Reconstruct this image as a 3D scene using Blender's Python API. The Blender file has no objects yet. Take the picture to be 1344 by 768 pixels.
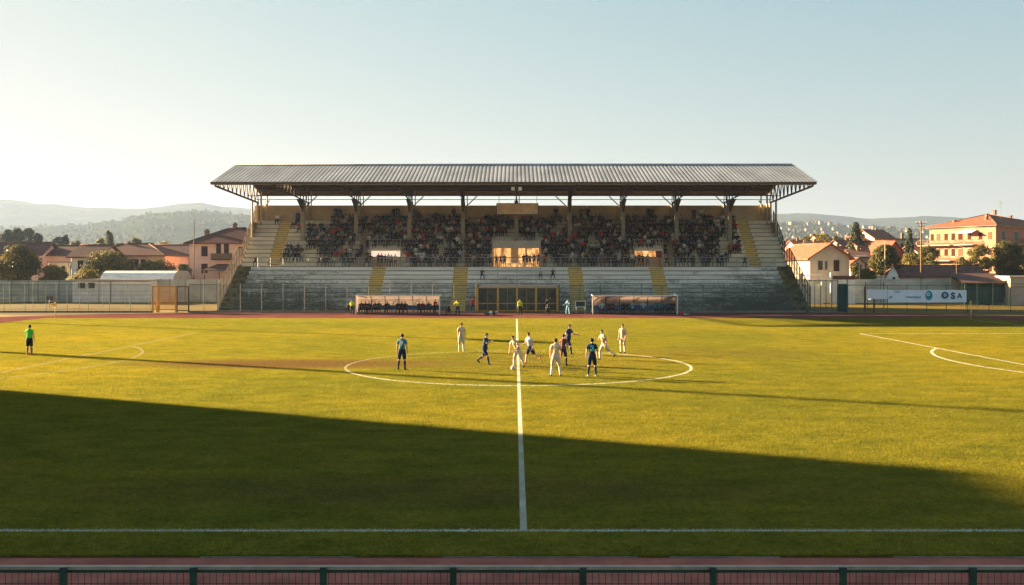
import bpy, math, random
from mathutils import Vector, Matrix
R = math.radians
rnd = random.Random(7)
sc = bpy.context.scene
COL = sc.collection
F, CX, HY, CH = 1285.0, 676.0, 352.0, 5.25     # focal length in pixels, vanishing point, horizon row, camera height
def XW(px, Y): return (px - CX) * Y / F - .17
def ZW(py, Y): return CH + (HY - py) * Y / F
SUN = Vector((-.895, .446, 0)).normalized() * math.cos(R(13.3)) + Vector((0, 0, math.sin(R(13.3))))

# ------------------------------------------------------------------ materials
MATS = {}
def nn(nt, t, **k):
    n = nt.nodes.new(t)
    for a, b in k.items(): setattr(n, a, b)
    return n
def pm(name, c1, c2=None, scale=3.0, rough=.8, bump=0.0, bscale=20.0, spec=.12, metal=0.0, detail=5, stretch=None, ramp=(.35, .65), trans=0.0, emit=None, estr=0.0):
    if name in MATS: return MATS[name]
    m = bpy.data.materials.new(name); m.use_nodes = True
    nt = m.node_tree; b = nt.nodes['Principled BSDF']; L = nt.links.new
    b.inputs['Roughness'].default_value = rough; b.inputs['Metallic'].default_value = metal
    b.inputs['Specular IOR Level'].default_value = spec
    b.inputs['Base Color'].default_value = (*c1, 1)
    tc = nn(nt, 'ShaderNodeTexCoord'); mp = nn(nt, 'ShaderNodeMapping')
    L(tc.outputs['Object'], mp.inputs['Vector'])
    if stretch: mp.inputs['Scale'].default_value = stretch
    c2 = c2 or tuple(x * .72 for x in c1)
    no = nn(nt, 'ShaderNodeTexNoise'); no.inputs['Scale'].default_value = scale; no.inputs['Detail'].default_value = detail
    L(mp.outputs[0], no.inputs['Vector'])
    rp = nn(nt, 'ShaderNodeValToRGB')
    rp.color_ramp.elements[0].position = ramp[0]; rp.color_ramp.elements[1].position = ramp[1]
    rp.color_ramp.elements[0].color = (*c1, 1); rp.color_ramp.elements[1].color = (*c2, 1)
    L(no.outputs['Fac'], rp.inputs[0]); L(rp.outputs[0], b.inputs['Base Color'])
    if bump:
        n2 = nn(nt, 'ShaderNodeTexNoise'); n2.inputs['Scale'].default_value = bscale; n2.inputs['Detail'].default_value = 4
        L(mp.outputs[0], n2.inputs['Vector'])
        bp = nn(nt, 'ShaderNodeBump'); bp.inputs['Strength'].default_value = bump; bp.inputs['Distance'].default_value = .05
        L(n2.outputs['Fac'], bp.inputs['Height']); L(bp.outputs[0], b.inputs['Normal'])
    if trans:
        tr = nn(nt, 'ShaderNodeBsdfTranslucent'); L(rp.outputs[0], tr.inputs[0])
        mx = nn(nt, 'ShaderNodeMixShader'); mx.inputs[0].default_value = trans
        L(b.outputs[0], mx.inputs[1]); L(tr.outputs[0], mx.inputs[2])
        L(mx.outputs[0], nt.nodes['Material Output'].inputs['Surface'])
    if emit:
        b.inputs['Emission Color'].default_value = (*emit, 1); L(rp.outputs[0], b.inputs['Emission Color']); b.inputs['Emission Strength'].default_value = estr
    MATS[name] = m
    return m

def mesh_screen(name, col, cover):      # wire netting too fine to model: a sheet that lets most light pass
    m = bpy.data.materials.new(name); m.use_nodes = True; nt = m.node_tree
    b = nt.nodes['Principled BSDF']; b.inputs['Base Color'].default_value = (*col, 1); b.inputs['Roughness'].default_value = .7
    t = nn(nt, 'ShaderNodeBsdfTransparent'); mx = nn(nt, 'ShaderNodeMixShader')
    no = nn(nt, 'ShaderNodeTexNoise'); no.inputs['Scale'].default_value = .9
    mr = nn(nt, 'ShaderNodeMapRange'); mr.inputs[3].default_value = cover * .7; mr.inputs[4].default_value = cover * 1.3
    tc = nn(nt, 'ShaderNodeTexCoord'); nt.links.new(tc.outputs['Object'], no.inputs['Vector'])
    nt.links.new(no.outputs['Fac'], mr.inputs[0]); nt.links.new(mr.outputs[0], mx.inputs[0])
    nt.links.new(t.outputs[0], mx.inputs[1]); nt.links.new(b.outputs[0], mx.inputs[2])
    nt.links.new(mx.outputs[0], nt.nodes['Material Output'].inputs['Surface'])
    MATS[name] = m; return m

# ------------------------------------------------------------------ mesh builder
class MB:
    def __init__(s): s.v = []; s.f = []; s.mi = []; s.sm = []
    def quad(s, a, b, c, d, mi=0):
        n = len(s.v); s.v += [a, b, c, d]; s.f.append((n, n+1, n+2, n+3)); s.mi.append(mi); s.sm.append(False)
    def poly(s, pts, mi=0):
        n = len(s.v); s.v += list(pts); s.f.append(tuple(range(n, n+len(pts)))); s.mi.append(mi); s.sm.append(False)
    def box(s, x0, x1, y0, y1, z0, z1, mi=0):
        n = len(s.v)
        s.v += [(x0,y0,z0),(x1,y0,z0),(x1,y1,z0),(x0,y1,z0),(x0,y0,z1),(x1,y0,z1),(x1,y1,z1),(x0,y1,z1)]
        for q in ((0,3,2,1),(4,5,6,7),(0,1,5,4),(1,2,6,5),(2,3,7,6),(3,0,4,7)):
            s.f.append(tuple(n+i for i in q)); s.mi.append(mi); s.sm.append(False)
        return s
    def cbox(s, cx, cy, cz, w, d, h, mi=0): return s.box(cx-w/2, cx+w/2, cy-d/2, cy+d/2, cz-h/2, cz+h/2, mi)
    def tube(s, a, b, r, n=6, r2=None, mi=0, cap=True):
        a = Vector(a); b = Vector(b); d = (b-a)
        if d.length < 1e-6: return s
        d.normalize(); u = d.orthogonal().normalized(); w = d.cross(u); r2 = r if r2 is None else r2
        k = len(s.v)
        for p, rr in ((a, r), (b, r2)):
            for i in range(n):
                t = 2*math.pi*i/n + math.pi/n; s.v.append(tuple(p + (u*math.cos(t)+w*math.sin(t))*rr))
        for i in range(n):
            j = (i+1) % n; s.f.append((k+i, k+j, k+n+j, k+n+i)); s.mi.append(mi); s.sm.append(n > 4)
        if cap:
            s.f.append(tuple(k+i for i in reversed(range(n)))); s.f.append(tuple(k+n+i for i in range(n)))
            s.mi += [mi, mi]; s.sm += [False, False]
        return s
    def bar(s, a, b, r, mi=0): return s.tube(a, b, r, 4, mi=mi)
    def ball(s, c, r, sx=1, sy=1, sz=1, mi=0, seg=10, rings=6):
        k = len(s.v)
        for i in range(rings+1):
            ph = math.pi*i/rings
            for j in range(seg):
                t = 2*math.pi*j/seg
                s.v.append((c[0]+r*sx*math.sin(ph)*math.cos(t), c[1]+r*sy*math.sin(ph)*math.sin(t), c[2]+r*sz*math.cos(ph)))
        for i in range(rings):
            for j in range(seg):
                jj = (j+1) % seg
                s.f.append((k+i*seg+j, k+(i+1)*seg+j, k+(i+1)*seg+jj, k+i*seg+jj)); s.mi.append(mi); s.sm.append(True)
        return s
    def build(s, name, mats, parent=None, loc=None, rot=0):
        me = bpy.data.meshes.new(name); me.from_pydata([tuple(p) for p in s.v], [], s.f)
        mats = mats if isinstance(mats, (list, tuple)) else [mats]
        for m in mats: me.materials.append(m)
        me.polygons.foreach_set('material_index', s.mi); me.polygons.foreach_set('use_smooth', s.sm)
        me.update()
        o = bpy.data.objects.new(name, me); COL.objects.link(o)
        if parent: o.parent = parent
        if loc: o.location = loc
        o.rotation_euler.z = rot
        return o
def tag(o, label=None, cat=None, group=None, kind=None):
    for k, v in (('label', label), ('category', cat), ('group', group), ('kind', kind)):
        if v: o[k] = v
    return o
def empty(name, loc=(0,0,0), rz=0, label=None, cat=None, group=None):
    o = bpy.data.objects.new(name, None); COL.objects.link(o); o.location = loc; o.rotation_euler.z = rz
    o.empty_display_size = .3
    return tag(o, label, cat, group)
def copy_tree(o, parent=None):
    c = o.copy(); COL.objects.link(c); c.parent = parent
    for ch in list(o.children): copy_tree(ch, c)
    return c
ORD = ['zeroth','first','second','third','fourth','fifth','sixth','seventh','eighth','ninth','tenth','eleventh','twelfth','thirteenth','fourteenth','fifteenth','sixteenth','seventeenth','eighteenth','nineteenth','twentieth']
def ordn(n):
    if n <= 20: return ORD[n]
    tens = ['','','twenty','thirty','forty','fifty','sixty','seventy','eighty','ninety'][n//10]
    return (tens[:-1]+'ieth') if n % 10 == 0 else tens+'-'+ORD[n % 10]

# ------------------------------------------------------------------ palette
M_conc  = pm('pale_concrete', (.30,.29,.26), (.20,.20,.185), 1.2, .9, .15, 8)
M_beige = pm('beige_plaster', (.52,.41,.27), (.42,.33,.21), .8, .9, .1, 6)
M_yel   = pm('yellow_step_paint', (.80,.56,.17), (.60,.45,.18), 1.6, .8, .1, 9)
M_roofm = pm('corrugated_zinc', (.38,.40,.43), (.26,.275,.30), .5, .65, 0, metal=0, stretch=(1,.15,1), spec=.12)
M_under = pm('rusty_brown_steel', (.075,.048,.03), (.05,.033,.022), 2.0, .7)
M_col   = pm('weathered_steel_column', (.36,.33,.27), (.25,.22,.18), 3.0, .6)
M_rail  = pm('galvanised_rail', (.42,.43,.42), (.32,.33,.32), 5, .5, metal=.3)
M_green = pm('dark_green_paint', (.035,.075,.055), (.025,.05,.04), 6, .5)
M_teal  = pm('teal_green_paint', (.045,.12,.115), (.03,.085,.085), 6, .5)
M_gold  = pm('golden_yellow_paint', (.62,.33,.05), (.48,.25,.035), 5, .5)
M_rust  = pm('rust_paint', (.18,.065,.035), (.10,.045,.028), 4, .7)
M_white = pm('white_paint', (.75,.73,.69), (.62,.60,.56), 3, .5)
M_dark  = pm('dark_void', (.02,.022,.022), (.012,.014,.014), 3, .8)
M_glass = pm('dark_window', (.03,.035,.04), (.02,.02,.025), 3, .15, spec=.5)
M_shut  = pm('brown_shutter', (.055,.025,.016), (.035,.016,.011), 8, .8, stretch=(1,1,8), spec=.03)
M_wood  = pm('grey_brown_wood', (.20,.13,.08), (.13,.085,.055), 6, .8, stretch=(4,4,.4))
M_tile_o= pm('orange_roof_tile', (.27,.11,.065), (.15,.062,.04), 1.6, .85, .4, 14, ramp=(.3,.7))
M_tile_b= pm('brown_roof_tile', (.17,.085,.065), (.09,.048,.04), 1.6, .85, .4, 14, ramp=(.3,.7))
M_tile_d= pm('dark_red_roof_tile', (.12,.045,.035), (.08,.03,.025), 4, .85, .3, 14)
M_pink  = pm('salmon_plaster', (.85,.54,.42), (.76,.47,.36), .8, .9, .1, 8)
M_oran  = pm('orange_plaster', (.43,.20,.135), (.37,.165,.11), .8, .9, .1, 8)
M_cream = pm('cream_plaster', (.46,.39,.33), (.37,.31,.26), .9, .9, .1, 8)
M_whpl  = pm('white_plaster', (.80,.80,.77), (.66,.67,.65), 1.1, .9, .1, 8)
M_bark  = pm('bark', (.11,.075,.05), (.06,.045,.03), 9, .9, .5, 18)
M_leafD = pm('dark_leaves', (.055,.065,.018), (.13,.105,.025), .9, .6, trans=.3, spec=.2)
M_leafY = pm('yellow_green_leaves', (.15,.13,.02), (.22,.16,.03), .9, .6, trans=.35, spec=.2)
M_leafG = pm('green_leaves', (.085,.09,.02), (.17,.13,.028), .9, .6, trans=.3, spec=.2)
M_pine  = pm('pine_needles', (.03,.045,.02), (.055,.06,.025), 1.2, .7, trans=.15, spec=.15)
M_lit   = pm('glowing_doorway', (1.0,.55,.20), (.42,.17,.045), 2.2, .6, emit=(1.0,.48,.16), estr=.11, ramp=(.42,.6), stretch=(1,1,.5))  # emissive colour stands in for daylight seen through the openings
M_litw  = pm('glowing_pale_panel', (.95,.72,.55), (.70,.50,.38), 1.2, .6, emit=(1.0,.75,.55), estr=.085)  # paler emissive stand-in for the same daylight, left opening
M_net   = mesh_screen('fence_netting', (.05,.10,.085), .26)
M_netr  = mesh_screen('rail_netting', (.07,.05,.035), .13)
M_panel = pm('translucent_shelter_panel', (.42,.33,.30), (.34,.27,.25), 2, .6, trans=.3)
M_blue  = pm('blue_seat_plastic', (.02,.09,.22), (.015,.07,.17), 3, .45)
M_line  = pm('worn_white_line_paint', (.62,.60,.52), (.40,.38,.25), 7, .9, .4, 30, ramp=(.40,.72))
M_linef = pm('faded_grey_line_paint', (.24,.22,.13), (.17,.15,.05), 4, .9, .4, 30)
M_skin  = pm('skin', (.40,.22,.14), (.36,.19,.12), 8, .6)
M_hair  = pm('dark_hair', (.02,.014,.01), (.012,.009,.007), 20, .6)

# terrace concrete with moss on the lowest rows, as in the photograph
def terrace_mat():
    m = bpy.data.materials.new('mossy_terrace_concrete'); m.use_nodes = True; nt = m.node_tree; L = nt.links.new
    b = nt.nodes['Principled BSDF']; b.inputs['Roughness'].default_value = .9; b.inputs['Specular IOR Level'].default_value = .2
    tc = nn(nt, 'ShaderNodeTexCoord')
    n1 = nn(nt, 'ShaderNodeTexNoise'); n1.inputs['Scale'].default_value = .32; n1.inputs['Detail'].default_value = 8; n1.inputs['Roughness'].default_value = .7
    mp = nn(nt, 'ShaderNodeMapping'); mp.inputs['Scale'].default_value = (1, 2.5, 2.5)
    L(tc.outputs['Object'], mp.inputs[0]); L(mp.outputs[0], n1.inputs['Vector'])
    n2 = nn(nt, 'ShaderNodeTexNoise'); n2.inputs['Scale'].default_value = 3.2; n2.inputs['Detail'].default_value = 6
    L(mp.outputs[0], n2.inputs['Vector'])
    sp = nn(nt, 'ShaderNodeSeparateXYZ'); L(tc.outputs['Object'], sp.inputs[0])
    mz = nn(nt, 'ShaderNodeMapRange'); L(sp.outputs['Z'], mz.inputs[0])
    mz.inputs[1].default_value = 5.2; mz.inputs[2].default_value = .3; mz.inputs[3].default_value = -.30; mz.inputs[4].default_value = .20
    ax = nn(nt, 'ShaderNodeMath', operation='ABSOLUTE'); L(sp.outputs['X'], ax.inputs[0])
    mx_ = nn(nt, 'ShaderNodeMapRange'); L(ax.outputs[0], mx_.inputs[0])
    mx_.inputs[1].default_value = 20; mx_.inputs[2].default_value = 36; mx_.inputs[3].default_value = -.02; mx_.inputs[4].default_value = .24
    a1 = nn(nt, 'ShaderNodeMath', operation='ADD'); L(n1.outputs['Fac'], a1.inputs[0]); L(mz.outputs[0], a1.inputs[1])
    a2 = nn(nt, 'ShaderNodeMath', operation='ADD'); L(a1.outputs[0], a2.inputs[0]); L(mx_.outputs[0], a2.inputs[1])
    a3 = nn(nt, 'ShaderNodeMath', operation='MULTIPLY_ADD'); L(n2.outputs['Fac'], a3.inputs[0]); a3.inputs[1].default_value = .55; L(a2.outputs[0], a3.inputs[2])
    rp = nn(nt, 'ShaderNodeValToRGB'); e = rp.color_ramp.elements
    e[0].position = .62; e[0].color = (.78,.75,.69,1); e[1].position = 1.0; e[1].color = (.09,.09,.065,1)
    c = rp.color_ramp.elements.new(.8); c.color = (.38,.38,.33,1)
    L(a3.outputs[0], rp.inputs[0])
    # riser joints: each row has a darker seam where dirt gathers
    wv = nn(nt, 'ShaderNodeTexNoise'); wv.inputs['Scale'].default_value = 1.0; wv.inputs['Detail'].default_value = 3
    m3 = nn(nt, 'ShaderNodeMapping'); m3.inputs['Scale'].default_value = (.15, 6, 6); L(tc.outputs['Object'], m3.inputs[0]); L(m3.outputs[0], wv.inputs['Vector'])
    mr = nn(nt, 'ShaderNodeMapRange'); L(wv.outputs['Fac'], mr.inputs[0]); mr.inputs[1].default_value = .3; mr.inputs[2].default_value = .7; mr.inputs[3].default_value = .72; mr.inputs[4].default_value = 1.15
    mu = nn(nt, 'ShaderNodeMix', data_type='RGBA', blend_type='MULTIPLY'); mu.inputs['Factor'].default_value = 1
    L(rp.outputs[0], mu.inputs['A']); L(mr.outputs[0], mu.inputs['B']); L(mu.outputs['Result'], b.inputs['Base Color'])
    return m
M_terr = terrace_mat()
M_terr_u = pm('upper_terrace_concrete', (.80,.69,.50), (.60,.52,.40), .9, .9, .15, 8, stretch=(.5,2,2))
M_stairside = pm('mossy_yellow_stair', (.20,.16,.055), (.05,.045,.02), 1.6, .9, .2, 9, ramp=(.4,.62))

# ------------------------------------------------------------------ ground materials
def grass_mat(name='pitch_grass', blade=False):
    m = bpy.data.materials.new(name); m.use_nodes = True; nt = m.node_tree; L = nt.links.new
    b = nt.nodes['Principled BSDF']; b.inputs['Roughness'].default_value = .85; b.inputs['Specular IOR Level'].default_value = .08
    ge = nn(nt, 'ShaderNodeNewGeometry')
    def noise(scale, det, st=(1,1,1), rough=.6):
        mp = nn(nt, 'ShaderNodeMapping'); mp.inputs['Scale'].default_value = st; L(ge.outputs['Position'], mp.inputs[0])
        n = nn(nt, 'ShaderNodeTexNoise'); n.inputs['Scale'].default_value = scale; n.inputs['Detail'].default_value = det; n.inputs['Roughness'].default_value = rough
        L(mp.outputs[0], n.inputs['Vector']); return n
    big = noise(.05, 6); mid = noise(.9, 8, (.6,1,1), .7); fine = noise(9, 5, (.7,1,1), .75)
    def ramp(src, p0, c0, p1, c1):
        r = nn(nt, 'ShaderNodeValToRGB'); e = r.color_ramp.elements; e[0].position = p0; e[1].position = p1
        e[0].color = (*c0, 1); e[1].color = (*c1, 1); L(src, r.inputs[0]); return r
    def mix(a, bb, fac, bt='MIX'):
        x = nn(nt, 'ShaderNodeMix', data_type='RGBA', blend_type=bt)
        if isinstance(fac, float): x.inputs['Factor'].default_value = fac
        else: L(fac, x.inputs['Factor'])
        L(a, x.inputs['A']); L(bb, x.inputs['B']); return x.outputs['Result']
    base = ramp(big.outputs['Fac'], .35, GRASS1, .66, GRASS2)
    var = ramp(mid.outputs['Fac'], .3, (.62,.70,.6), .7, (1.34,1.24,1.15))
    c = mix(base.outputs[0], var.outputs[0], 1.0, 'MULTIPLY')
    var2 = ramp(fine.outputs['Fac'], .35, (.60,.66,.5), .68, (1.3,1.25,1.2))
    c = mix(c, var2.outputs[0], 1.0, 'MULTIPLY')
    # worn, dry turf: a bare patch left of the centre circle, and scuffed ground in the middle
    sp = nn(nt, 'ShaderNodeSeparateXYZ'); L(ge.outputs['Position'], sp.inputs[0])
    def patch(x, y, rx, ry, soft, amp):
        def sq(o, c0, r0):
            a = nn(nt, 'ShaderNodeMath', operation='MULTIPLY_ADD'); L(o, a.inputs[0]); a.inputs[1].default_value = 1/r0; a.inputs[2].default_value = -c0/r0
            p = nn(nt, 'ShaderNodeMath', operation='MULTIPLY'); L(a.outputs[0], p.inputs[0]); L(a.outputs[0], p.inputs[1]); return p.outputs[0]
        s_ = nn(nt, 'ShaderNodeMath', operation='ADD'); L(sq(sp.outputs['X'], x, rx), s_.inputs[0]); L(sq(sp.outputs['Y'], y, ry), s_.inputs[1])
        t = nn(nt, 'ShaderNodeMath', operation='MULTIPLY_ADD'); L(mid.outputs['Fac'], t.inputs[0]); t.inputs[1].default_value = -1.6; L(s_.outputs[0], t.inputs[2])
        r_ = nn(nt, 'ShaderNodeMapRange'); L(t.outputs[0], r_.inputs[0]); r_.inputs[1].default_value = -.6; r_.inputs[2].default_value = -.6+soft; r_.inputs[3].default_value = amp; r_.inputs[4].default_value = 0
        return r_.outputs[0]
    dirt = ramp(fine.outputs['Fac'], .3, (.085,.045,.020), .7, (.17,.095,.045))
    c = mix(c, dirt.outputs[0], patch(-12.5, 53.4, 7.5, 2.4, 1.7, .85))
    c = mix(c, dirt.outputs[0], patch(0, 54, 7, 5, 1.8, .20))
    c = mix(c, dirt.outputs[0], patch(12, 60, 6, 4, 1.5, .22))
    c = mix(c, dirt.outputs[0], patch(-2, 23, 9, 1.6, 1.5, .30))
    # white paint on the blades themselves, along the same lines as the painted markings
    X, Y = sp.outputs['X'], sp.outputs['Y']
    def M(op, a, b_=None, c_=None):
        n = nn(nt, 'ShaderNodeMath', operation=op)
        for i, v in enumerate((a, b_, c_)):
            if v is None: continue
            if isinstance(v, (int, float)): n.inputs[i].default_value = v
            else: L(v, n.inputs[i])
        return n.outputs[0]
    def near(v, c0, w): return M('LESS_THAN', M('ABSOLUTE', M('SUBTRACT', v, c0)), w/2)
    def rng(v, a, b_): return M('MULTIPLY', M('GREATER_THAN', v, a), M('LESS_THAN', v, b_))
    def ring(cx, cy, r, w): return near(M('SQRT', M('ADD', M('POWER', M('ABSOLUTE', M('SUBTRACT', X, cx)), 2), M('POWER', M('ABSOLUTE', M('SUBTRACT', Y, cy)), 2))), r, w)
    mul = lambda *a: a[0] if len(a) == 1 else M('MULTIPLY', a[0], mul(*a[1:]))
    mx_ = lambda *a: a[0] if len(a) == 1 else M('MAXIMUM', a[0], mx_(*a[1:]))
    rightish = M('GREATER_THAN', M('ADD', X, M('MULTIPLY', M('SUBTRACT', 52.6, Y), 1.35)), -5.0)
    bright = mx_(mul(near(Y, 19.5, .13), rng(X, -48, 46)), mul(near(X, 46, .13), rng(Y, 19.5, 99)), mul(near(X, 0, .14), rng(Y, 19.5, 100)),
                 mul(ring(0, 52.6, 9.15, .15), M('MULTIPLY_ADD', rightish, .6, .4)), mul(near(X, 27.3, .15), rng(Y, 26, 78)), mul(near(Y, 78, .12), rng(X, 27.3, 46)), mul(ring(41.3, 54.3, 16.9, .17), M('LESS_THAN', X, 27.3)))
    faint = mx_(mul(near(X, -25.9, .18), rng(Y, 26, 79)), mul(ring(-39.6, 55.0, 17.3, .17), M('GREATER_THAN', X, -25.7)))
    wear = nn(nt, 'ShaderNodeMapRange'); L(mid.outputs['Fac'], wear.inputs[0]); wear.inputs[1].default_value = .3; wear.inputs[2].default_value = .62; wear.inputs[3].default_value = 1; wear.inputs[4].default_value = .55
    wh = nn(nt, 'ShaderNodeRGB'); wh.outputs[0].default_value = (.66,.66,.60,1)
    gy = nn(nt, 'ShaderNodeRGB'); gy.outputs[0].default_value = (.27,.26,.20,1)
    c = mix(c, gy.outputs[0], M('MULTIPLY', faint, .65)); c = mix(c, wh.outputs[0], M('MULTIPLY', bright, wear.outputs[0]))
    L(c, b.inputs['Base Color'])
    # blades: a rough relief that catches the low sun
    f1 = noise(14, 3, (.75,1,1), .8); f2 = noise(3.1, 4, (.6,1,1), .7)
    bp = nn(nt, 'ShaderNodeBump'); bp.inputs['Strength'].default_value = 1; bp.inputs['Distance'].default_value = .085
    L(f1.outputs['Fac'], bp.inputs['Height'])
    b2 = nn(nt, 'ShaderNodeBump'); b2.inputs['Strength'].default_value = 1; b2.inputs['Distance'].default_value = .14
    L(f2.outputs['Fac'], b2.inputs['Height']); L(bp.outputs[0], b2.inputs['Normal']); L(b2.outputs[0], b.inputs['Normal'])
    if blade:
        for l in list(b.inputs['Normal'].links): nt.links.remove(l)
        tr = nn(nt, 'ShaderNodeBsdfTranslucent'); L(c, tr.inputs[0]); mx = nn(nt, 'ShaderNodeMixShader'); mx.inputs[0].default_value = .50
        L(b.outputs[0], mx.inputs[1]); L(tr.outputs[0], mx.inputs[2]); L(mx.outputs[0], nt.nodes['Material Output'].inputs['Surface'])
    return m
GRASS1 = (.152,.160,.020); GRASS2 = (.245,.206,.021)
M_grass = grass_mat()
M_blade = grass_mat('grass_blades', True)
M_field = pm('rough_grass', (.12,.082,.004), (.15,.092,.009), .25, .95, .8, 3, detail=8)
M_track = pm('red_running_track', (.175,.066,.058), (.125,.048,.044), .5, 1, .2, 40, detail=8, spec=0)
M_kerb  = pm('kerb_concrete', (.22,.20,.17), (.15,.14,.12), 3, .9)
M_hill  = None

# ------------------------------------------------------------------ ground sheets
def sheet(name, pts, z, mat, kind='structure', label=None):
    b = MB(); b.poly([(x, y, z) for x, y in pts]); o = b.build(name, mat); return tag(o, label, None, None, kind)
def rrect(x0, x1, y0, y1, r, n=10, jit=0, step=None):
    pts = []
    for cx, cy, a0 in ((x1-r, y0+r, -90), (x1-r, y1-r, 0), (x0+r, y1-r, 90), (x0+r, y0+r, 180)):
        for i in range(n+1):
            a = R(a0 + 90*i/n); pts.append((cx+r*math.cos(a), cy+r*math.sin(a)))
    if step:
        out = []
        for i in range(len(pts)):
            a = pts[i]; c = pts[(i+1) % len(pts)]; d = math.dist(a, c); k = max(1, int(d/step))
            for j in range(k):
                t = j/k; out.append((a[0]+(c[0]-a[0])*t + rnd.uniform(-jit, jit), a[1]+(c[1]-a[1])*t + rnd.uniform(-jit, jit)))
        pts = out
    return pts
b = MB(); S = 6500
b.quad((-S,-600,-.01),(S,-600,-.01),(S,S,-.01),(-S,S,-.01)); tag(b.build('ground', M_field), kind='structure')
sheet('running_track', rrect(-63, 63, 12.6, 115.2, 30), .0, M_track)
sheet('near_track_tint', [(-40,12.7),(40,12.7),(40,17.7),(-40,17.7)], .006, pm('brightened_pink_track', (.39,.14,.105), (.26,.09,.07), 1.3, 1, .3, 60, detail=9, spec=0))  # near track overlaid paler: foreground brightness put into the colour
sheet('pitch_grass', rrect(-49, 49, 17.85, 102, 6, jit=.035, step=.25), .02, M_grass)
# concrete edging seen here and there along the near edge of the turf
b = MB(); x = -14.
while x < 14:
    w = rnd.uniform(.5, 2.2)
    if rnd.random() < .55: b.box(x, x+w, 17.73+rnd.uniform(-.01,.02), 17.80, 0, .013)
    x += w
tag(b.build('track_edging', M_kerb), kind='structure')

# turf: real blades, one tile of them laid over the whole pitch
def turf():
    rr = random.Random(21); b = MB(); T = 2.0
    for i in range(BLADES):
        x = rr.uniform(-T/2, T/2); y = rr.uniform(-T/2, T/2); h = rr.uniform(.022, .058); a = rr.uniform(0, 6.28); w = rr.uniform(.004, .008)
        dx, dy = math.cos(a)*w, math.sin(a)*w; lx, ly = rr.gauss(0,.014), rr.gauss(0,.014)
        b.poly([(x-dx,y-dy,0),(x+dx,y+dy,0),(x+lx,y+ly,h)])
    me = bpy.data.meshes.new('blade_tile'); me.from_pydata(b.v, [], b.f); me.materials.append(M_blade); me.update()
    proto = bpy.data.objects.new('blade_tile', me)          # never linked to the scene: only instanced
    pts = []; y = 17.85+T/2
    while y < 102-T/2+.01:
        x = -48
        while x < 48.1:
            D = y
            if abs(x) < D*.56+3: pts.append((x, y, .02))
            x += T
        y += T if y < 99 else 1.5
    pm_ = bpy.data.meshes.new('turf'); pm_.from_pydata(pts, [], [])
    o = bpy.data.objects.new('turf', pm_); COL.objects.link(o)
    tag(o, 'short mown grass blades covering the football pitch', 'grass', kind='stuff')
    g = bpy.data.node_groups.new('turf', 'GeometryNodeTree')
    g.interface.new_socket('Geometry', in_out='INPUT', socket_type='NodeSocketGeometry'); g.interface.new_socket('Geometry', in_out='OUTPUT', socket_type='NodeSocketGeometry')
    gi = g.nodes.new('NodeGroupInput'); go = g.nodes.new('NodeGroupOutput'); oi = g.nodes.new('GeometryNodeObjectInfo'); oi.inputs['Object'].default_value = proto
    oi.inputs['As Instance'].default_value = True
    ip = g.nodes.new('GeometryNodeInstanceOnPoints'); ri = g.nodes.new('FunctionNodeRandomValue'); ri.data_type = 'INT'; ri.inputs[4].default_value = 0; ri.inputs[5].default_value = 3
    mu = g.nodes.new('ShaderNodeMath'); mu.operation = 'MULTIPLY'; mu.inputs[1].default_value = math.pi/2
    cx = g.nodes.new('ShaderNodeCombineXYZ'); L = g.links.new
    L(gi.outputs[0], ip.inputs['Points']); L(oi.outputs['Geometry'], ip.inputs['Instance']); L(ri.outputs[2], mu.inputs[0]); L(mu.outputs[0], cx.inputs[2]); L(cx.outputs[0], ip.inputs['Rotation']); L(ip.outputs[0], go.inputs[0])
    md = o.modifiers.new('turf', 'NODES'); md.node_group = g
BLADES = 5200
turf()
b = MB()
for i in range(14000):
    x = rnd.uniform(-13, 13); y = 17.86 - abs(rnd.gauss(0, .05))
    h = rnd.uniform(.03, .06); a = rnd.uniform(0, 6.28); w = .006
    dx, dy = math.cos(a)*w, math.sin(a)*w; lx, ly = rnd.uniform(-.02,.02), rnd.uniform(-.03,.02)
    b.poly([(x-dx,y-dy,.005),(x+dx,y+dy,.005),(x+lx,y+ly,h)])
tag(b.build('edge_grass', M_blade), 'ragged grass tufts along the near edge of the pitch', 'grass', kind='stuff')

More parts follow.
